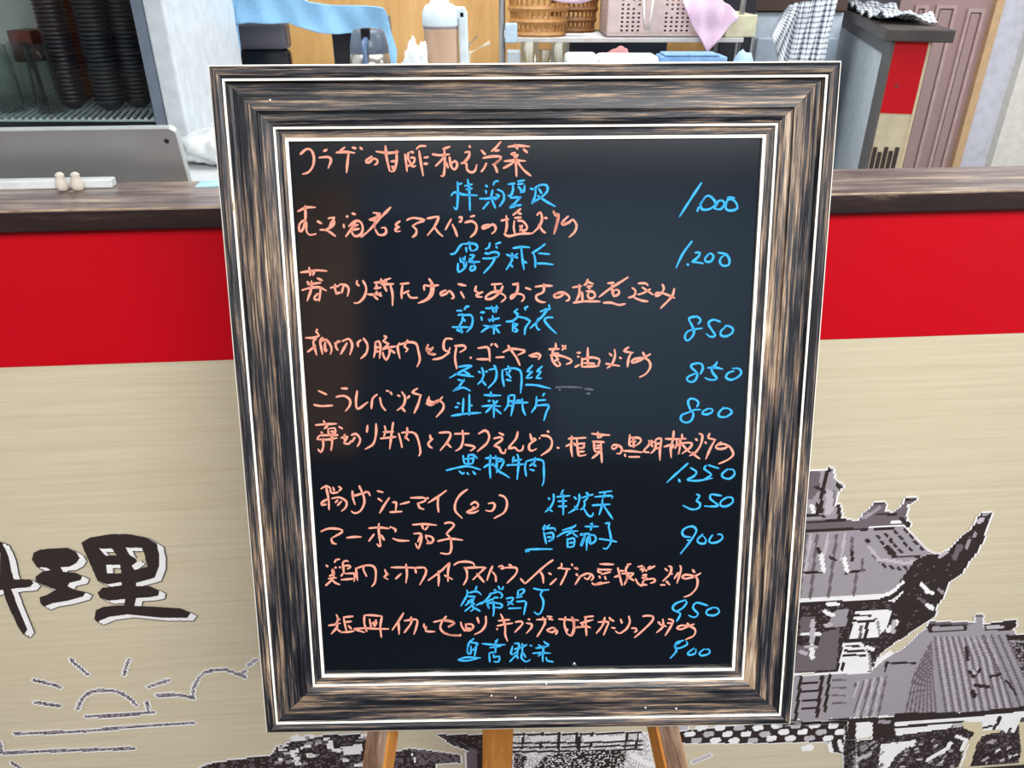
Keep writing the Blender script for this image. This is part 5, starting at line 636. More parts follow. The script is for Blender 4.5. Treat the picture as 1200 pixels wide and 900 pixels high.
o = boxobj('red_box', (p.x-.035,2.2,zsh+.10), (p.x+.026,2.29,p.z+.035), red, None, .003); tag(o, 'dull red box behind the upside-down clear glasses', 'box')
gm = bpy.data.materials.new('drinking glass'); gm.use_nodes = True; thin_glass(gm, (.88,.92,.91), .12)
def glass_mesh(h, r0, r1):
    bm = bmesh.new(); add_lathe(bm, [(r0,0),(r1,h),(r1-.003,h),(r0-.003,.008),(0,.008)], seg=24); return obj('drinking_glass', bm, gm, smooth=True)
for px, Y, lab in ((10,2.06,'leftmost upturned clear drinking glass behind the cabinet pane'),(38,2.14,'middle clear drinking glass between two others in the cabinet'),(56,2.04,'clear drinking glass touching the plum bowl stack')):
    o = glass_mesh(.155,.032,.026); o.location = (at(px,110,Y).x, Y, zsh); tag(o, lab, 'glass', 'clear glasses in the cabinet')
bm = bmesh.new(); add_lathe(bm, [(.02,0),(.034,.012),(.036,.03),(.03,.034),(.028,.014),(0,.008)], seg=20)
o = obj('glass_dish', bm, gm, smooth=True); o.location = (at(146,110,2.11).x, 2.11, zsh+28*.0099+.022); tag(o, 'small clear glass dish on top of the middle bowl stack', 'dish')
# ---- tablet leaning over the ledge
TBm = mat('silver aluminium', (166,166,168), .38, metal=.6, noise=(4,(158,158,161),.4)); TBr = mat('bright aluminium rim', (214,222,224), .3, metal=.3)
a = at(206,147,1.112); b_ = at(232,240,1.135)
tl = thing('tablet', 'silver tablet leaning back-to-front on the ledge beside the white cabinet', 'tablet')
ax = WU.copy(); ax.z = 0; dn = (b_-a); dn -= ax*dn.dot(ax); hh = dn.length; dn.normalize(); nn = ax.cross(dn).normalized(); nn = nn if nn.y < 0 else -nn
W_ = .285; cen = b_ - ax*(W_/2) - dn*(hh/2)
TM = Matrix(((ax.x,-dn.x,nn.x,cen.x),(ax.y,-dn.y,nn.y,cen.y),(ax.z,-dn.z,nn.z,cen.z),(0,0,0,1)))
def rrect(bm, w, h, r, z0, z1, M, bev=.0015):
    pts = []
    for cx, cy, a0 in ((w/2-r,h/2-r,0),(-w/2+r,h/2-r,90),(-w/2+r,-h/2+r,180),(w/2-r,-h/2+r,270)):
        for k in range(7): t = math.radians(a0+k*15); pts.append((cx+r*math.cos(t), cy+r*math.sin(t)))
    def ring(s, z): return [bm.verts.new(M @ Vector((x*(1-s/w*2), y*(1-s/h*2), z))) for x, y in pts]
    R = [ring(bev, z0), ring(0, z0+bev), ring(0, z1-bev), ring(bev, z1)]; n = len(pts)
    for A, B in zip(R, R[1:]):
        for k in range(n): bm.faces.new((A[k], A[(k+1)%n], B[(k+1)%n], B[k]))
    bm.faces.new(R[0][::-1]); bm.faces.new(R[-1])
bm = bmesh.new(); rrect(bm, W_-.007, hh-.007, .009, -.004, .0033, TM, .0004); sh = obj('shell', bm, TBm, tl)
bm = bmesh.new(); rrect(bm, W_, hh, .011, -.0045, .0030, TM, .0026); obj('bright_rim', bm, TBr, tl)
bm = bmesh.new(); rrect(bm, W_-.006, hh-.006, .009, -.0056, -.0042, TM, .0005); obj('screen', bm, mat('black screen glass', (12,12,14), .1), tl)
cl_ = TM.inverted() @ on_plane(196,164, cen, nn)
bm = bmesh.new(); add_lathe(bm, [(.0036,.0026),(.0036,.0042),(.003,.0045),(.0,.0045)], (cl_.x,cl_.y,0), 16); bm.transform(TM); cr = obj('camera_ring', bm, mat('grey ring', (60,60,64), .3), tl)
bm = bmesh.new(); add_lathe(bm, [(.0023,.0045),(.0023,.0048),(0,.0048)], (cl_.x,cl_.y,0), 14); bm.transform(TM); obj('lens', bm, mat('black lens', (6,6,8), .08), cr)
bm = bmesh.new(); add_box(bm, (W_/2-.066,hh/2-.0008,-.0012), (W_/2-.032,hh/2+.0006,.0006), bev=.0004); bm.transform(TM); obj('volume_button', bm, TBr, tl)
# white holder with two clips
hd = thing('tablet_holder', 'white plastic tablet holder with two small clips on the ledge', 'holder')
wpl = mat('white plastic', (226,232,232), .4); lp = wall_uz(60, 208, -.07)
HU = wall_uz(0, 210, -.09)[0]; HR = wall_uz(130, 210, -.09)[0]
hb = boxobj('rest', (HU-.06,.088,ZT+.0002), (HR,.106,ZT+.012), wpl, hd, .002, WM)
for px in (73, 91):
    u_ = wall_uz(px, 208, -.085)[0]
    bm = bmesh.new(); add_lathe(bm, [(.0045,0),(.0075,.002),(.0080,.008),(.0068,.014),(.0050,.019),(.0062,.021),(.003,.024),(0,.024)], (u_,.079,ZT+.0004), 14); bm.transform(WM)
    obj('clip', bm, mat('ivory clips', (222,214,200), .5), hd, smooth=True)
# paper slip on the ledge, right of the tablet
ps = bmesh.new(); u0 = wall_uz(228,205,-.09)[0]; add_box(ps, (u0,.082,ZT+.0002), (u0+.07,.115,ZT+.0016)); ps.transform(WM)
o = obj('paper_slip', ps, mat('pale blue paper', (196,226,240), .7, noise=(30,(120,200,236),.9)), None); tag(o, 'pale blue printed slip on the ledge between tablet and menu board', 'paper')
# crumpled sheets / white bag on worktop
def blob(name, c, s, m, label, cat, seed=0, amp=.3, sub=4, freq=9):
    bm = bmesh.new(); bmesh.ops.create_icosphere(bm, subdivisions=sub, radius=1); r = random.Random(seed); o3 = [r.uniform(0,9) for _ in range(3)]
    from mathutils import noise as nz_
    for v in bm.verts:
        d = nz_.noise(v.co*2.1+Vector(o3))*amp + abs(nz_.noise(v.co*freq*.5+Vector(o3)))*amp*.8
        v.co = Vector((v.co.x*s[0], v.co.y*s[1], max(v.co.z, -.6)*s[2]))*(1+d)
    zmin = min(v.co.z for v in bm.verts)
    for v in bm.verts: v.co.z -= zmin
    o = obj(name, bm, m, None, smooth=True); o.location = c; tag(o, label, cat); return o
q = on_plane(236, 185, Vector((0,0,WT)), Vector((0,0,1)))
blob('plastic_bag', (q.x+.06,q.y-.02,WT), (.085,.09,.04), mat('thin white plastic', (224,230,230), .35), 'crumpled white plastic bag lying on the worktop beside the cabinet', 'bag', 4)
# hanging white bag by the cabinet side
hy = 2.42
cols = [(at(206,-40,hy),at(209,28,hy)),(at(214,-40,hy),at(214,70,hy)),(at(220,-40,hy),at(213,80,hy)),(at(226,-40,hy),at(222,70,hy)),(at(231,-40,hy),at(229,62,hy)),(at(234,-40,hy),at(230,50,hy))]
o = cloth('hanging_bag', densify(cols,20), mat('white bag plastic', (226,226,232), .35), None, .002, 20, .010, 55, 3); tag(o, 'thin white carrier bag hanging beside the dish cabinet', 'bag')
cord = bmesh.new(); add_tube(cord, [at(205,-30,2.38),at(208,20,2.38),at(214,50,2.38),at(216,75,2.38),at(218,60,2.375)], .0032, 6); o = obj('cord', cord, mat('tan cord', (176,128,92), .6), None); cordo = o; tag(o, 'thin tan cord hanging in front of the white bag', 'cord')
bm = bmesh.new(); p = at(210,75,2.36); add_tube(bm, [p, p+Vector((.004,0,-.014))], .005, 8); o = obj('plug', bm, mat('black plug', (20,20,20), .4), cordo)
p = at(234,26,3.14); q = at(262,0,3.14)
o = boxobj('wall_box', (p.x,3.12,p.z), (q.x,3.198,p.z+.30), mat('cream box', (222,218,204), .5), None, .004); tag(o, 'cream box fixed to the plywood wall above the blue towel', 'box')
# ---- blue towel over a rail with dark tins behind
ty = 2.42
cols = [(at(244,62,ty),at(243,92,ty)),(at(250,36,ty),at(253,92,ty)),(at(256,0,ty),at(264,92,ty)),(at(266,-28,ty),at(281,92,ty)),(at(272,-32,ty),at(282,50,ty)),(at(277,-32,ty),at(273,30,ty)),(at(290,-30,ty),at(290,27,ty)),
        (at(320,-20,ty),at(318,28,ty)),(at(346,-6,ty),at(338,27,ty)),(at(362,2,ty),at(354,33,ty)),(at(388,6,ty),at(372,39,ty)),(at(420,6,ty),at(398,40,ty)),(at(440,7,ty),at(416,38,ty)),(at(450,9,ty),at(438,38,ty)),(at(453,16,ty),at(452,92,ty)),(at(458,40,ty),at(459,92,ty)),(at(464,58,ty),at(465,92,ty))]
towel = mat('light blue towel', (146,196,232), .85, noise=(120,(132,184,224),.7))
o = cloth('blue_towel', densify(cols,110), towel, None, .004, 26, .007, 30, 6); tag(o, 'light blue towel draped over a rack above the steel carafe', 'towel')
rk = thing('towel_rack', 'thin steel rack holding up the light blue towel', 'rack')
steel = mat('brushed steel', (176,176,178), .3, metal=.8)
for px in (262, 457):
    p = at(px, 40, ty+.04); bm = bmesh.new(); add_tube(bm, [(p.x,ty+.04,WT+.002),(p.x,ty+.04,at(262,20,ty).z)], .005, 8); obj('upright', bm, steel, rk)
p = at(262,20,ty+.04); q = at(457,20,ty+.04); bm = bmesh.new(); add_tube(bm, [(p.x,ty+.04,p.z),(q.x,ty+.04,q.z)], .005, 8); obj('rail', bm, steel, rk)
def bxpx(name, x0, x1, ytop, Y, depth, m, label, cat, zbot=WT, bev=.004, group=None, ycol=None):
    a = at(x0, ytop, Y); b = at(x1, ytop, Y)
    o = boxobj(name, (a.x,Y,zbot), (b.x,Y+depth,a.z), m, None, bev); tag(o, label, cat, group); return o
dg = mat('dark grey plastic', (78,76,86), .35); nv = mat('near black plastic', (14,16,28), .25)
pr = thing('rice_cooker', 'dark grey lidded rice cooker under the left half of the blue towel', 'rice cooker')
a = at(279,58,2.52); b = at(338,58,2.52); zt_ = at(300,24,2.52).z; zm = a.z
xm = (a.x+b.x)/2; rr_ = (b.x-a.x)/2
bm = bmesh.new(); add_box(bm, (a.x,2.52,WT), (b.x,2.56,zm), bev=.012); obj('body', bm, nv, pr)
bm = bmesh.new(); add_box(bm, (a.x-.004,2.505,zm), (b.x+.002,2.57,zt_), bev=.014); ld = obj('lid', bm, dg, pr)
bxpx('black_canister', 388, 412, 36, 2.52, .09, nv, 'near black canister between the rice cooker and the steel carafe', 'canister')
# ---- steel carafe
cf = thing('carafe', 'steel insulated carafe with grey lid and handle, in front of the blue towel', 'carafe')
Y = 2.2; l = at(411,66,Y); r = at(456,66,Y); cx = (l.x+r.x)/2; R = (r.x-l.x)/2; zn = at(433,62,Y).z; zt_ = at(433,33,Y).z
bm = bmesh.new(); add_lathe(bm, [(R*.98,0),(R*1.05,.01),(R*1.05,zn-WT-.03),(R*1.0,zn-WT)], (cx,Y,WT), 28); obj('body', bm, mat('polished steel', (196,190,180), .22, metal=.85), cf, smooth=True)
lidm = mat('grey smoked lid', (96,108,124), .3); H_ = zt_-zn
bm = bmesh.new(); add_lathe(bm, [(R*1.0,0),(R*.98,H_*.3),(R*.84,H_*.8),(R*.72,H_*.96),(R*.3,H_),(0,H_)], (cx,Y,zn), 28); ld = obj('lid', bm, lidm, cf, smooth=True)
bm = bmesh.new(); add_box(bm, (cx-.012,Y-R*.9,zn+H_*.55), (cx+.012,Y-R*.25,zn+H_*1.04), bev=.003); obj('thumb_lever', bm, nv, ld)
bm = bmesh.new(); add_tube(bm, [(cx,Y-R*.8,zn+H_*.6),(cx,Y-R-.020,zn+H_*.42),(cx,Y-R-.026,zn-.03),(cx,Y-R-.02,zn-.09),(cx,Y-R*1.02,zn-.11)], .0085, 10); obj('handle', bm, mat('blue grey handle', (88,112,148), .35), cf, smooth=True)
# tissue
p = at(486,72,2.12); zz = at(486,57,2.12).z
blob('paper_napkins', (p.x,2.14,WT), (.036,.03,(zz-WT)*.58), mat('white tissue', (232,238,242), .9), 'bunch of crumpled white napkins between carafe and pitcher', 'napkins', 9, .35, 4, 12)
# ---- pitcher
pt = thing('pitcher', 'tea-filled plastic pitcher with white lid and tall white handle', 'pitcher')
Y = 2.2; l = at(497,50,Y); r = at(537,50,Y); cx = (l.x+r.x)/2; R = (r.x-l.x)/2; z1 = at(515,30,Y).z; z2 = at(515,-4,Y).z
tea = mat('milky tea seen through plastic', (196,162,136), .3, coat=.5, noise=(12,(188,152,124),.5)); wl = mat('white lid plastic', (218,232,240), .35)
bm = bmesh.new(); add_lathe(bm, [(R*.9,0),(R*.95,.006),(R,z1-WT-.01),(R,z1-WT)], (cx,Y,WT), 28); bd = obj('body', bm, tea, pt, smooth=True)
bm = bmesh.new(); add_lathe(bm, [(R*1.04,0),(R*1.06,.004),(R*1.04,(z2-z1)*.45),(R*.85,(z2-z1)*.7),(R*.55,(z2-z1)*.8),(R*.5,(z2-z1)),(R*.3,(z2-z1)+.004),(0,(z2-z1)+.004)], (cx,Y,z1), 28); ld = obj('lid', bm, wl, pt, smooth=True)
bm = bmesh.new(); add_lathe(bm, [(R*1.015,0),(R*1.015,.003)], (cx,Y,z1-.006), 28); obj('seal_ring', bm, mat('grey seal', (120,132,150), .4), pt)
hx = at(543,40,Y).x; zh0 = at(543,84,Y).z; 
bm = bmesh.new(); add_box(bm, (hx-.012,Y-.013,zh0-.05), (hx+.012,Y+.013,z1+(z2-z1)*.55), bev=.006); add_box(bm, (cx+R*.5,Y-.013,z1+(z2-z1)*.22), (hx+.008,Y+.013,z1+(z2-z1)*.66), bev=.006)
add_box(bm, (cx+R*.8,Y-.013,zh0-.06), (hx+.012,Y+.013,zh0-.038), bev=.006); obj('handle', bm, wl, pt)
# straws / ladle behind pitcher
bm = bmesh.new(); p0 = at(545,72,2.26); add_tube(bm, [Vector((p0.x-.02,2.26,WT+.002)), at(550,62,2.26), at(574,50,2.26)], .0052, 10)
o = obj('striped_stick', bm, mat('cream striped straw', (226,222,206), .4, noise=((400,3,3),(190,160,110),.7)), None); tag(o, 'thick cream striped stick leaning right of the pitcher', 'stick')
bm = bmesh.new(); add_tube(bm, [Vector((p0.x-.03,2.3,WT+.002)), at(549,53,2.3), at(559,42,2.3)], .0030, 8); o = obj('metal_stick', bm, steel, None); tag(o, 'thin metal stick leaning behind the pitcher handle', 'stick')
# ---- wire shelf unit with baskets
sh_ = thing('wire_shelf', 'steel wire shelf rack carrying the baskets behind the menu board', 'shelf rack')
SY = 2.62; SD = .34; xa = at(588,40,SY).x; xb = at(872,40,SY).x; zs = at(600,44,SY).z
def post(x, y): 
    bm = bmesh.new(); add_tube(bm, [(x,y,WT+.001),(x,y,1.9)], .0085, 12); return obj('post', bm, steel, sh_, smooth=True)
post(xa, SY-.012); post(xa, SY+SD); post(xb, SY+SD); post(xb-.01, SY+.02)
bm = bmesh.new(); add_box(bm, (xa,SY-.004,zs-.014), (xb,SY+.006,zs), bev=.002); obj('front_rail', bm, mat('pale shelf edge', (206,204,200), .4), sh_)
bm = bmesh.new(); add_box(bm, (xa,SY+SD-.006,zs-.014), (xb,SY+SD+.004,zs), bev=.002); obj('back_rail', bm, steel, sh_)
pw = None
for i in range(24):
    y = SY+.018+i*(SD-.03)/23
    if pw is None: bm = bmesh.new(); add_tube(bm, [(xa,0,zs-.005),(xb,0,zs-.005)], .003, 6); pw = obj('shelf_wire', bm, steel, sh_); pw.location.y = y
    else: c_ = pw.copy(); C.objects.link(c_); c_.location.y = y
bm = bmesh.new(); p = at(598,36,SY-.03); add_box(bm, (p.x-.016,SY-.034,p.z-.035), (p.x+.022,SY-.020,p.z+.022), bev=.005)
o = obj('pole_clip', bm, mat('pale blue clip', (190,214,232), .4), None); tag(o, 'pale blue clip fastened to the steel shelf pole', 'clip')
def basket(name, cx, cy, z, rx, ry, h, m, label, cat, rows=4, n=30, seg=40, hole=.5):
    root = thing(name, label, cat)
    r = lambda t: 1.0+.24*t
    bm = bmesh.new()
    for k in range(rows+1):
        t = k/rows; rr = r(t)
        add_tube(bm, [(cx+rx*rr*math.cos(a), cy+ry*rr*math.sin(a), z+h*t+.004) for a in [2*math.pi*i/seg for i in range(seg+1)]], h/rows*.27, 6)
    obj('woven_bands', bm, m, root)
    bm = bmesh.new()
    for i in range(n):
        a = 2*math.pi*i/n; da = .06
        add_tube(bm, [(cx+rx*r(t)*math.cos(a+da*t*2), cy+ry*r(t)*math.sin(a+da*t*2), z+h*t+.003) for t in (0,.5,1)], .0032, 5)
    st = obj('stakes', bm, m, root); st['kind'] = 'stuff'
    bm = bmesh.new(); add_lathe(bm, [(.98,0),(.98,.004)], (0,0,0), 32)
    for v in bm.verts: v.co = Vector((v.co.x*rx+cx, v.co.y*ry+cy, v.co.z+z))
    obj('bottom', bm, m, root)
    bm = bmesh.new(); add_tube(bm, [(cx+rx*1.25*math.cos(a), cy+ry*1.25*math.sin(a), z+h+.006) for a in [2*math.pi*i/seg for i in range(seg+1)]], .008, 8); obj('rim', bm, m, root)
    return root
wick = mat('tan wicker plastic', (196,146,84), .5, noise=(60,(164,112,58),.8)); wick2 = mat('brown wicker plastic', (160,110,58), .5, noise=(60,(130,84,40),.8))
pc = at(628,44,SY); bx0 = at(600,44,SY+.10); bx1 = at(664,44,SY+.10)
basket('woven_basket', (bx0.x+bx1.x)/2-.004, SY+.105, zs, .080, .070, .15, wick, 'tan woven basket at the left end of the wire shelf', 'basket')
basket('woven_basket', at(680,40,SY+.22).x-.022, SY+.268, zs, .068, .052, .13, wick2, 'darker brown woven basket half hidden behind the tan one', 'basket')
pk = mat('pale pink cloth', (236,206,226), .85, noise=(50,(226,190,214),.6))
cols = [(at(640,-20,SY+.02),at(640,-2,SY+.02)),(at(660,-22,SY+.02),at(658,3,SY+.02)),(at(680,-22,SY+.02),at(680,4,SY+.02)),(at(700,-20,SY+.02),at(700,-2,SY+.02))]
o = cloth('pink_cloth', densify(cols,30), pk, None, .004, 8, .004, 50, 2); tag(o, 'pale pink cloth lying over the rim of the tan basket', 'cloth')
# pink perforated basket
pb = thing('plastic_basket', 'pinkish white perforated plastic basket in the middle of the wire shelf', 'basket')
pm = mat('pinkish white plastic', (214,194,190), .4); dk = mat('shadowed holes', (90,74,74), .9)
a = at(712,41,SY+.03); b = at(820,41,SY+.03); x0, x1 = a.x, b.x; hgt = .17; y0 = SY+.03; y1 = SY+.27
def holed(bm, x0, x1, z0, z1, y, nx, nz, skip=None, flip=False):
    dx = (x1-x0)/nx; dz = (z1-z0)/nz; V = lambda x, z, d=0: bm.verts.new((x, y+d, z) if not flip else (y+d, x, z))
    for i in range(nx):
        for j in range(nz):
            xa_, za_ = x0+i*dx, z0+j*dz; o_ = [V(xa_,za_),V(xa_+dx,za_),V(xa_+dx,za_+dz),V(xa_,za_+dz)]
            if skip and skip(i, j): bm.faces.new(o_); continue
            k = .27; n_ = [V(xa_+dx*k,za_+dz*k),V(xa_+dx*(1-k),za_+dz*k),V(xa_+dx*(1-k),za_+dz*(1-k)),V(xa_+dx*k,za_+dz*(1-k))]
            for q in range(4): bm.faces.new((o_[q], o_[(q+1)%4], n_[(q+1)%4], n_[q]))
nx = 17
for yy, nm in ((y0,'front_wall'),(y1,'back_wall')):
    bm = bmesh.new(); holed(bm, x0, x1, zs+.012, zs+hgt, yy, nx, 13, lambda i, j: (i < 2 or i > nx-3 or i in (6,7,8,9)) or (j > 3 and (i+j)%5 == 0)); bmesh.ops.remove_doubles(bm, verts=bm.verts, dist=.0002)
    o = obj(nm, bm, pm, pb); s = o.modifiers.new('t', 'SOLIDIFY'); s.thickness = .003
for xx, nm in ((x0,'side_wall'),(x1,'side_wall')):
    bm = bmesh.new(); holed(bm, y0, y1, zs+.012, zs+hgt, xx, 16, 13, lambda i, j: i < 1 or i > 14, flip=True); bmesh.ops.remove_doubles(bm, verts=bm.verts, dist=.0002)
    o = obj(nm, bm, pm, pb); s = o.modifiers.new('t', 'SOLIDIFY'); s.thickness = .003
boxobj('bottom', (x0-.002,y0-.002,zs+.001), (x1+.002,y1+.002,zs+.014), pm, pb, .002)
c0 = at(757,34,SY+.02); bm = bmesh.new()
add_tube(bm, [at(754,-20,SY+.018), at(755,20,SY+.018), at(757,34,SY+.018), at(760,34,SY+.018), at(763,20,SY+.018), at(768,-20,SY+.018)], .0035, 8); o = obj('looped_tie', bm, mat('white tie', (236,232,230), .5), pb, smooth=True)
fl = mat('dark contents', (70,54,50), .8)
o = boxobj('wrapped_packet', (x0+.02,y0+.02,zs+.0145), (x1-.02,y1-.02,zs+.10), mat('brown paper packets', (150,120,112), .8, noise=(20,(110,84,80),.8)), None, .01); tag(o, 'brown paper packet inside the pinkish perforated basket', 'packet')
# hanging pink cloth
cy_ = SY-.015
cols = [(at(797,-30,cy_),at(800,4,cy_)),(at(803,-30,cy_),at(806,18,cy_)),(at(812,-28,cy_),at(816,38,cy_)),(at(820,-26,cy_),at(825,55,cy_)),(at(828,-20,cy_),at(829,62,cy_)),(at(838,-12,cy_),at(840,50,cy_)),(at(848,2,cy_),at(850,38,cy_)),(at(856,6,cy_),at(856,30,cy_)),(at(864,18,cy_),at(864,22,cy_))]
o = cloth('pink_cloth', densify(cols,44), pk, None, .003, 20, .006, 45, 12); tag(o, 'pale pink cloth hanging in a point over the right end of the shelf', 'cloth')
p = at(848,38,SY+.03); q = at(883,38,SY+.03); zt_ = at(848,17,SY+.03).z
o = boxobj('cream_tray', (p.x,SY+.005,zs+.0005), (q.x,SY+.24,zt_), mat('cream tray', (216,212,180), .5), None, .003); tag(o, 'cream shallow tray at the right end of the wire shelf', 'tray')
# ---- things under the shelf
def tumbler(px, Y, ptop, w, label):
    a = at(px,ptop,Y); bm = bmesh.new(); h = a.z-WT; r = w
    add_lathe(bm, [(r*.9,0),(r,h),(r-.003,h),(r*.9-.003,.01),(0,.01)], seg=24); o = obj('glass_tumbler', bm, gm, smooth=True); o.location = (a.x,Y,WT); tag(o, label, 'glass', 'clear tumblers below the shelf')
tumbler(621,2.5,49,.028,'left clear tumbler under the wire shelf below the tan basket'); tumbler(656,2.5,50,.028,'right clear tumbler under the wire shelf below the basket')
tumbler(640,2.62,58,.024,'low clear tumbler between the two taller tumblers')
bxpx('grey_container', 594, 610, 60, 2.5, .06, mat('pale grey plastic', (176,184,190), .4), 'small pale grey container beside the shelf pole', 'container')
lidw = mat('white lid tops', (232,238,236), .4)
bxpx('white_container', 664, 702, 65, 2.32, .11, lidw, 'white lidded container just behind the frame top, left one', 'container', bev=.01)
bxpx('white_container', 702, 773, 66, 2.34, .11, lidw, 'longer white lidded container just behind the frame top, right one', 'container', bev=.01)
nvy = mat('dark navy cupboard', (34,42,58), .5)
p = at(668,40,3.0); q = at(783,40,3.0); o = boxobj('dark_cupboard', (p.x,3.0,WT), (q.x,3.19,zs-.03), nvy, None, .004); tag(o, 'dark navy low cupboard in the shade under the shelf', 'cupboard')
p = at(842,40,3.0); q = at(880,40,3.0); o = boxobj('dark_crate', (p.x,2.98,WT), (q.x,3.19,zs+.3), mat('black brown crate', (24,26,36), .6), None, .004); tag(o, 'tall black crate behind the right end of the shelf', 'crate')
blob('rose_cloth', (at(722,60,2.52).x,2.54,WT), (.080,.04,(at(722,50,2.54).z-WT)*.52), mat('dusty rose cloth', (196,142,142), .9, noise=(20,(168,112,112),.8)), 'dusty rose cloth bundle under the shelf behind the white containers', 'cloth', 15, .2)
blc = mat('folded blue cloth', (142,180,222), .85, noise=(40,(104,146,200),.8))
for i, dz in enumerate((0,.012)):
    bxpx('blue_cloth', 775+i*4, 853-i*9, 66.5-i*3, 2.40, .10-.01*i, blc, ['lower blue cloth folded flat right of the white containers','upper blue cloth folded flat on another blue cloth by the containers'][i], 'cloth', zbot=WT if i == 0 else at(800,66.5,2.40).z+.0005, bev=.004)
# blue cloth peak by the checked towel
blob('blue_cloth', (at(877,70,2.4).x,2.45,WT), (.038,.05,(at(877,60,2.4).z-WT)*.55), mat('pale blue cloth', (176,208,234), .85), 'small pale blue cloth peeping over the frame left of the checked towel', 'cloth', 27, .2)
# ---- steel appliance on the right and brown shelf over it
sy = 3.3; p = at(884,40,sy); q = at(985,40,sy)
fg = thing('steel_fridge', 'pale blue-grey steel fridge between shelf and partition', 'fridge')
boxobj('body', (p.x,sy,0), (q.x,sy+.6,at(884,14,sy).z), mat('pale steel', (206,218,230), .4, metal=.1), fg, .006)
boxobj('door_panel', (p.x+.01,sy-.02,.1), (q.x-.01,sy-.0005,at(884,44,sy).z), mat('pale steel door', (190,204,220), .4, metal=.1), fg, .004)
bdk = mat('dark brown board', (74,54,44), .6)
o = boxobj('brown_carton', (p.x-.02,sy-.02,at(884,13,sy).z), (q.x+.0,sy+.5,at(884,14,sy).z+.4), bdk, None, .004); tag(o, 'dark brown crate sitting on top of the pale steel fridge', 'crate')
# ---- half-height partition with dark cap
part = thing('partition', 'half-height partition with dark wooden cap, red and beige printed end', 'partition')
ZC = 1.378
def onz(px, py, z): return on_plane(px, py, Vector((0,0,z)), Vector((0,0,1)))
n0 = onz(1030,46,ZC); f0 = onz(968,11,ZC)
PY = 2.50
capc = mat('dark worn wooden cap', (58,52,52), .5, noise=((6,6,6),(92,84,78),.8))
xr = at(1079,80,PY).x; xl_ = at(1041,80,PY).x; pd = (f0-n0); pd.z = 0; plen = min(pd.length, 1.5); pd.normalize(); ps_ = Vector((pd.y,-pd.x,0))
PM = Matrix(((ps_.x,pd.x,0,xl_),(ps_.y,pd.y,0,PY),(0,0,1,0),(0,0,0,1)))
thk = (xr-xl_)
zt_ = at(1060,48,PY).z
zr = at(1050,132,PY).z; zd = at(1040,170,PY).z
boxobj('core', (.004,.004,0), (thk,plen,zt_), mat('pale blue grey board', (226,240,246), .5), part, 0, PM)
boxobj('end_board', (0,-.004,0), (thk,.0035,zt_), mat('beige printed end', (208,196,166), .55), part, 0, PM)
boxobj('red_band', (.001,-.0055,zr), (thk-.001,-.002,zt_), red_m, part, 0, PM)
boxobj('cream_edge', (thk-.004,-.008,0), (thk+.004,.0,zt_-.001), mat('cream edging', (214,196,164), .5), part, 0, PM)
boxobj('corner_post', (-.006,-.006,0), (.003,.13,zt_), mat('dark grey corner post', (92,88,86), .45), part, 0, PM)
boxobj('top_trim', (-.006,.13,zt_-.045), (.003,plen,zt_), mat('dark grey corner post', (92,88,86), .45), part, 0, PM)
boxobj('cap', (-.030,-.035,zt_+.0005), (thk+.055,plen+.02,zt_+.034), capc, part, .003, PM)
rs = random.Random(8); bm = bmesh.new()
for i in range(5):
    xx = .006+i*.016; add_box(bm, (xx,-.0062,zd-.09), (xx+.012,-.0045,zd-rs.uniform(0,.02)))
bm.transform(PM); o = obj('printed_roofs', bm, INK[4], part); o['kind'] = 'stuff'
bm = bmesh.new(); qq = at(1050,100,PY); ql = PM.inverted() @ qq; add_lathe(bm, [(.007,0),(.007,.0006),(0,.0006)], seg=14); bm.transform(PM @ Matrix.Translation((ql.x,-.0056,ql.z)) @ Matrix.Rotation(math.pi/2,4,'X')); obj('grey_stain', bm, mat('grey stain', (150,40,40), .7), part)
# checked towel draped over the cap
chk = bpy.data.materials.new('black and white checked cloth'); chk.use_nodes = True; nt = chk.node_tree; b = nt.nodes['Principled BSDF']; b.inputs['Roughness'].default_value = .9
tc = nt.nodes.new('ShaderNodeTexCoord'); mp = nt.nodes.new('ShaderNodeMapping'); mp.inputs['Scale'].default_value = (1,1,1)
sep = nt.nodes.new('ShaderNodeSeparateXYZ'); nt.links.new(tc.outputs['UV'], sep.inputs[0])
def stripe(sock):
    m1 = nt.nodes.new('ShaderNodeMath'); m1.operation = 'FRACT'; nt.links.new(sock, m1.inputs[0])
    m2 = nt.nodes.new('ShaderNodeMath'); m2.operation = 'LESS_THAN'; m2.inputs[1].default_value = .36; nt.links.new(m1.outputs[0], m2.inputs[0]); return m2.outputs[0]
s1, s2 = stripe(sep.outputs[0]), stripe(sep.outputs[1]); ad = nt.nodes.new('ShaderNodeMath'); ad.operation = 'ADD'; nt.links.new(s1, ad.inputs[0]); nt.links.new(s2, ad.inputs[1])
dv = nt.nodes.new('ShaderNodeMath'); dv.operation = 'DIVIDE'; dv.inputs[1].default_value = 2; nt.links.new(ad.outputs[0], dv.inputs[0])
cr = nt.nodes.new('ShaderNodeValToRGB'); cr.color_ramp.elements[0].color = rgba((236,240,244)); cr.color_ramp.elements[1].color = rgba((70,78,88)); k = cr.color_ramp.elements.new(.5); k.color = rgba((170,178,188))
nt.links.new(dv.outputs[0], cr.inputs[0]); nt.links.new(cr.outputs[0], b.inputs['Base Color'])
ck = thing('checked_towel', 'black and white checked towel draped over the dark partition cap', 'towel')
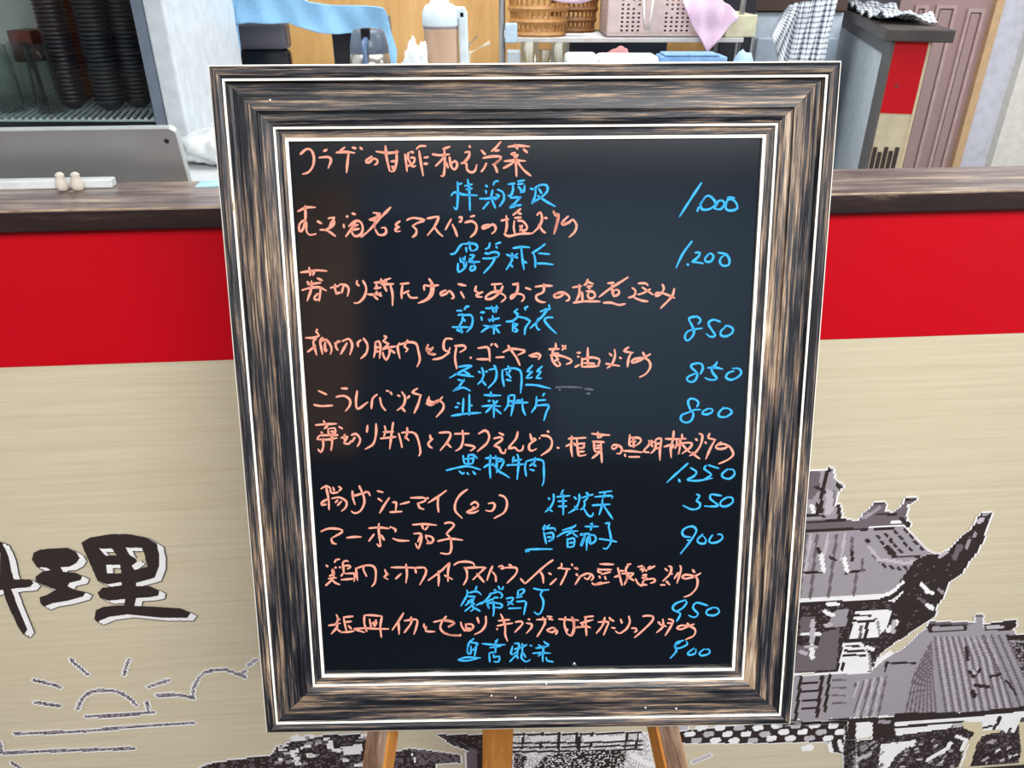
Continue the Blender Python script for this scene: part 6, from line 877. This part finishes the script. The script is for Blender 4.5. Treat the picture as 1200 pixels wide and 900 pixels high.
def gridcloth(name, fn, nu, nv, su, sv, parent):
    bm = bmesh.new(); uv = bm.loops.layers.uv.new('UVMap'); g = [[bm.verts.new(fn(i/nu, j/nv)) for j in range(nv+1)] for i in range(nu+1)]
    for i in range(nu):
        for j in range(nv):
            f = bm.faces.new((g[i][j], g[i+1][j], g[i+1][j+1], g[i][j+1]))
            for l, (a_, b__) in zip(f.loops, ((i,j),(i+1,j),(i+1,j+1),(i,j+1))): l[uv].uv = (a_/nu*su, b__/nv*sv)
    o = obj(name, bm, chk, parent, smooth=True); s = o.modifiers.new('t', 'SOLIDIFY'); s.thickness = .003; s.offset = 1; return o
ztop = zt_+.036
def lay(u, v):      # lies along the cap, ruffled
    y = .16+u*(plen*.78); x = -.020+v*(thk+.055)
    return PM @ Vector((x, y+.03*math.sin(5*v), ztop+.006+.007*math.sin(23*u+5*v)+.006*math.sin(41*u-9*v)+.014*max(0, math.sin(9*u+1)))) 
gridcloth('folded_top', lay, 60, 14, 36, 9, ck)
hy2 = 2.90
def hang(u, v):
    A = at(930-4+u*66, 4-6*u+(2 if u < .1 else 0), hy2); B = at(902+u*62 if u < .25 else 908+u*54, (38+u*170 if u < .25 else 84+4*u), hy2)
    p = A.lerp(B, v); p.y += .012*math.sin(26*u+3*v)+.006*math.sin(61*u-2*v) + .07*(1-v)*u; return p
gridcloth('hanging_half', hang, 60, 26, 13, 14, ck)
# ---- mauve panelled door and trims
DY = 3.7
dm = mat('mauve painted door', (164,136,134), .5, noise=((3,3,1),(152,124,122),.5)); tr = mat('light wooden door trim', (206,170,128), .5)
dr = bpy.data.objects.new('door_1', None); C.objects.link(dr); dr['kind'] = 'structure'
a = at(1052,80,DY).x; b = at(1143,80,DY).x
boxobj('door_leaf', (a-.05,DY,0), (b,DY+.04,2.1), dm, dr)
wd = b-a
for (u0, u1, z0, z1) in ((.30,.56,1.42-.95,1.40),(.70,.92,.47,1.385),(.04,.2,.47,1.40)):
    bm = bmesh.new(); x0_ = a+wd*u0; x1_ = a+wd*u1
    add_box(bm, (x0_,DY-.012,z0), (x0_+.014,DY-.0005,z1)); add_box(bm, (x1_-.014,DY-.012,z0), (x1_,DY-.0005,z1)); add_box(bm, (x0_+.014,DY-.0118,z1-.014), (x1_-.014,DY-.0006,z1)); add_box(bm, (x0_+.014,DY-.0118,z0), (x1_-.014,DY-.0006,z0+.014))
    obj('panel_moulding', bm, mat('mauve moulding', (186,158,154), .45), dr)
    boxobj('door_panel', (x0_+.02,DY-.008,z0+.02), (x1_-.02,DY-.0006,z1-.02), dm, dr, .003)
bm = bmesh.new(); c1 = at(1152,80,DY).x; add_box(bm, (b,DY-.03,0), (c1,DY+.05,2.14)); struct('trim_2', bm, tr)
bm = bmesh.new(); add_box(bm, (c1,DY-.012,0), (4,DY+.05,2.6)); struct('wall_right', bm, mat('pale lilac plaster', (206,206,216), .7))
e1 = at(1183,120,3.64).x; bm = bmesh.new(); add_box(bm, (e1,3.64,0), (4,3.687,2.6)); struct('wall_pillar', bm, mat('cream plaster', (226,222,212), .7))
# room envelope behind the camera is in the setting above
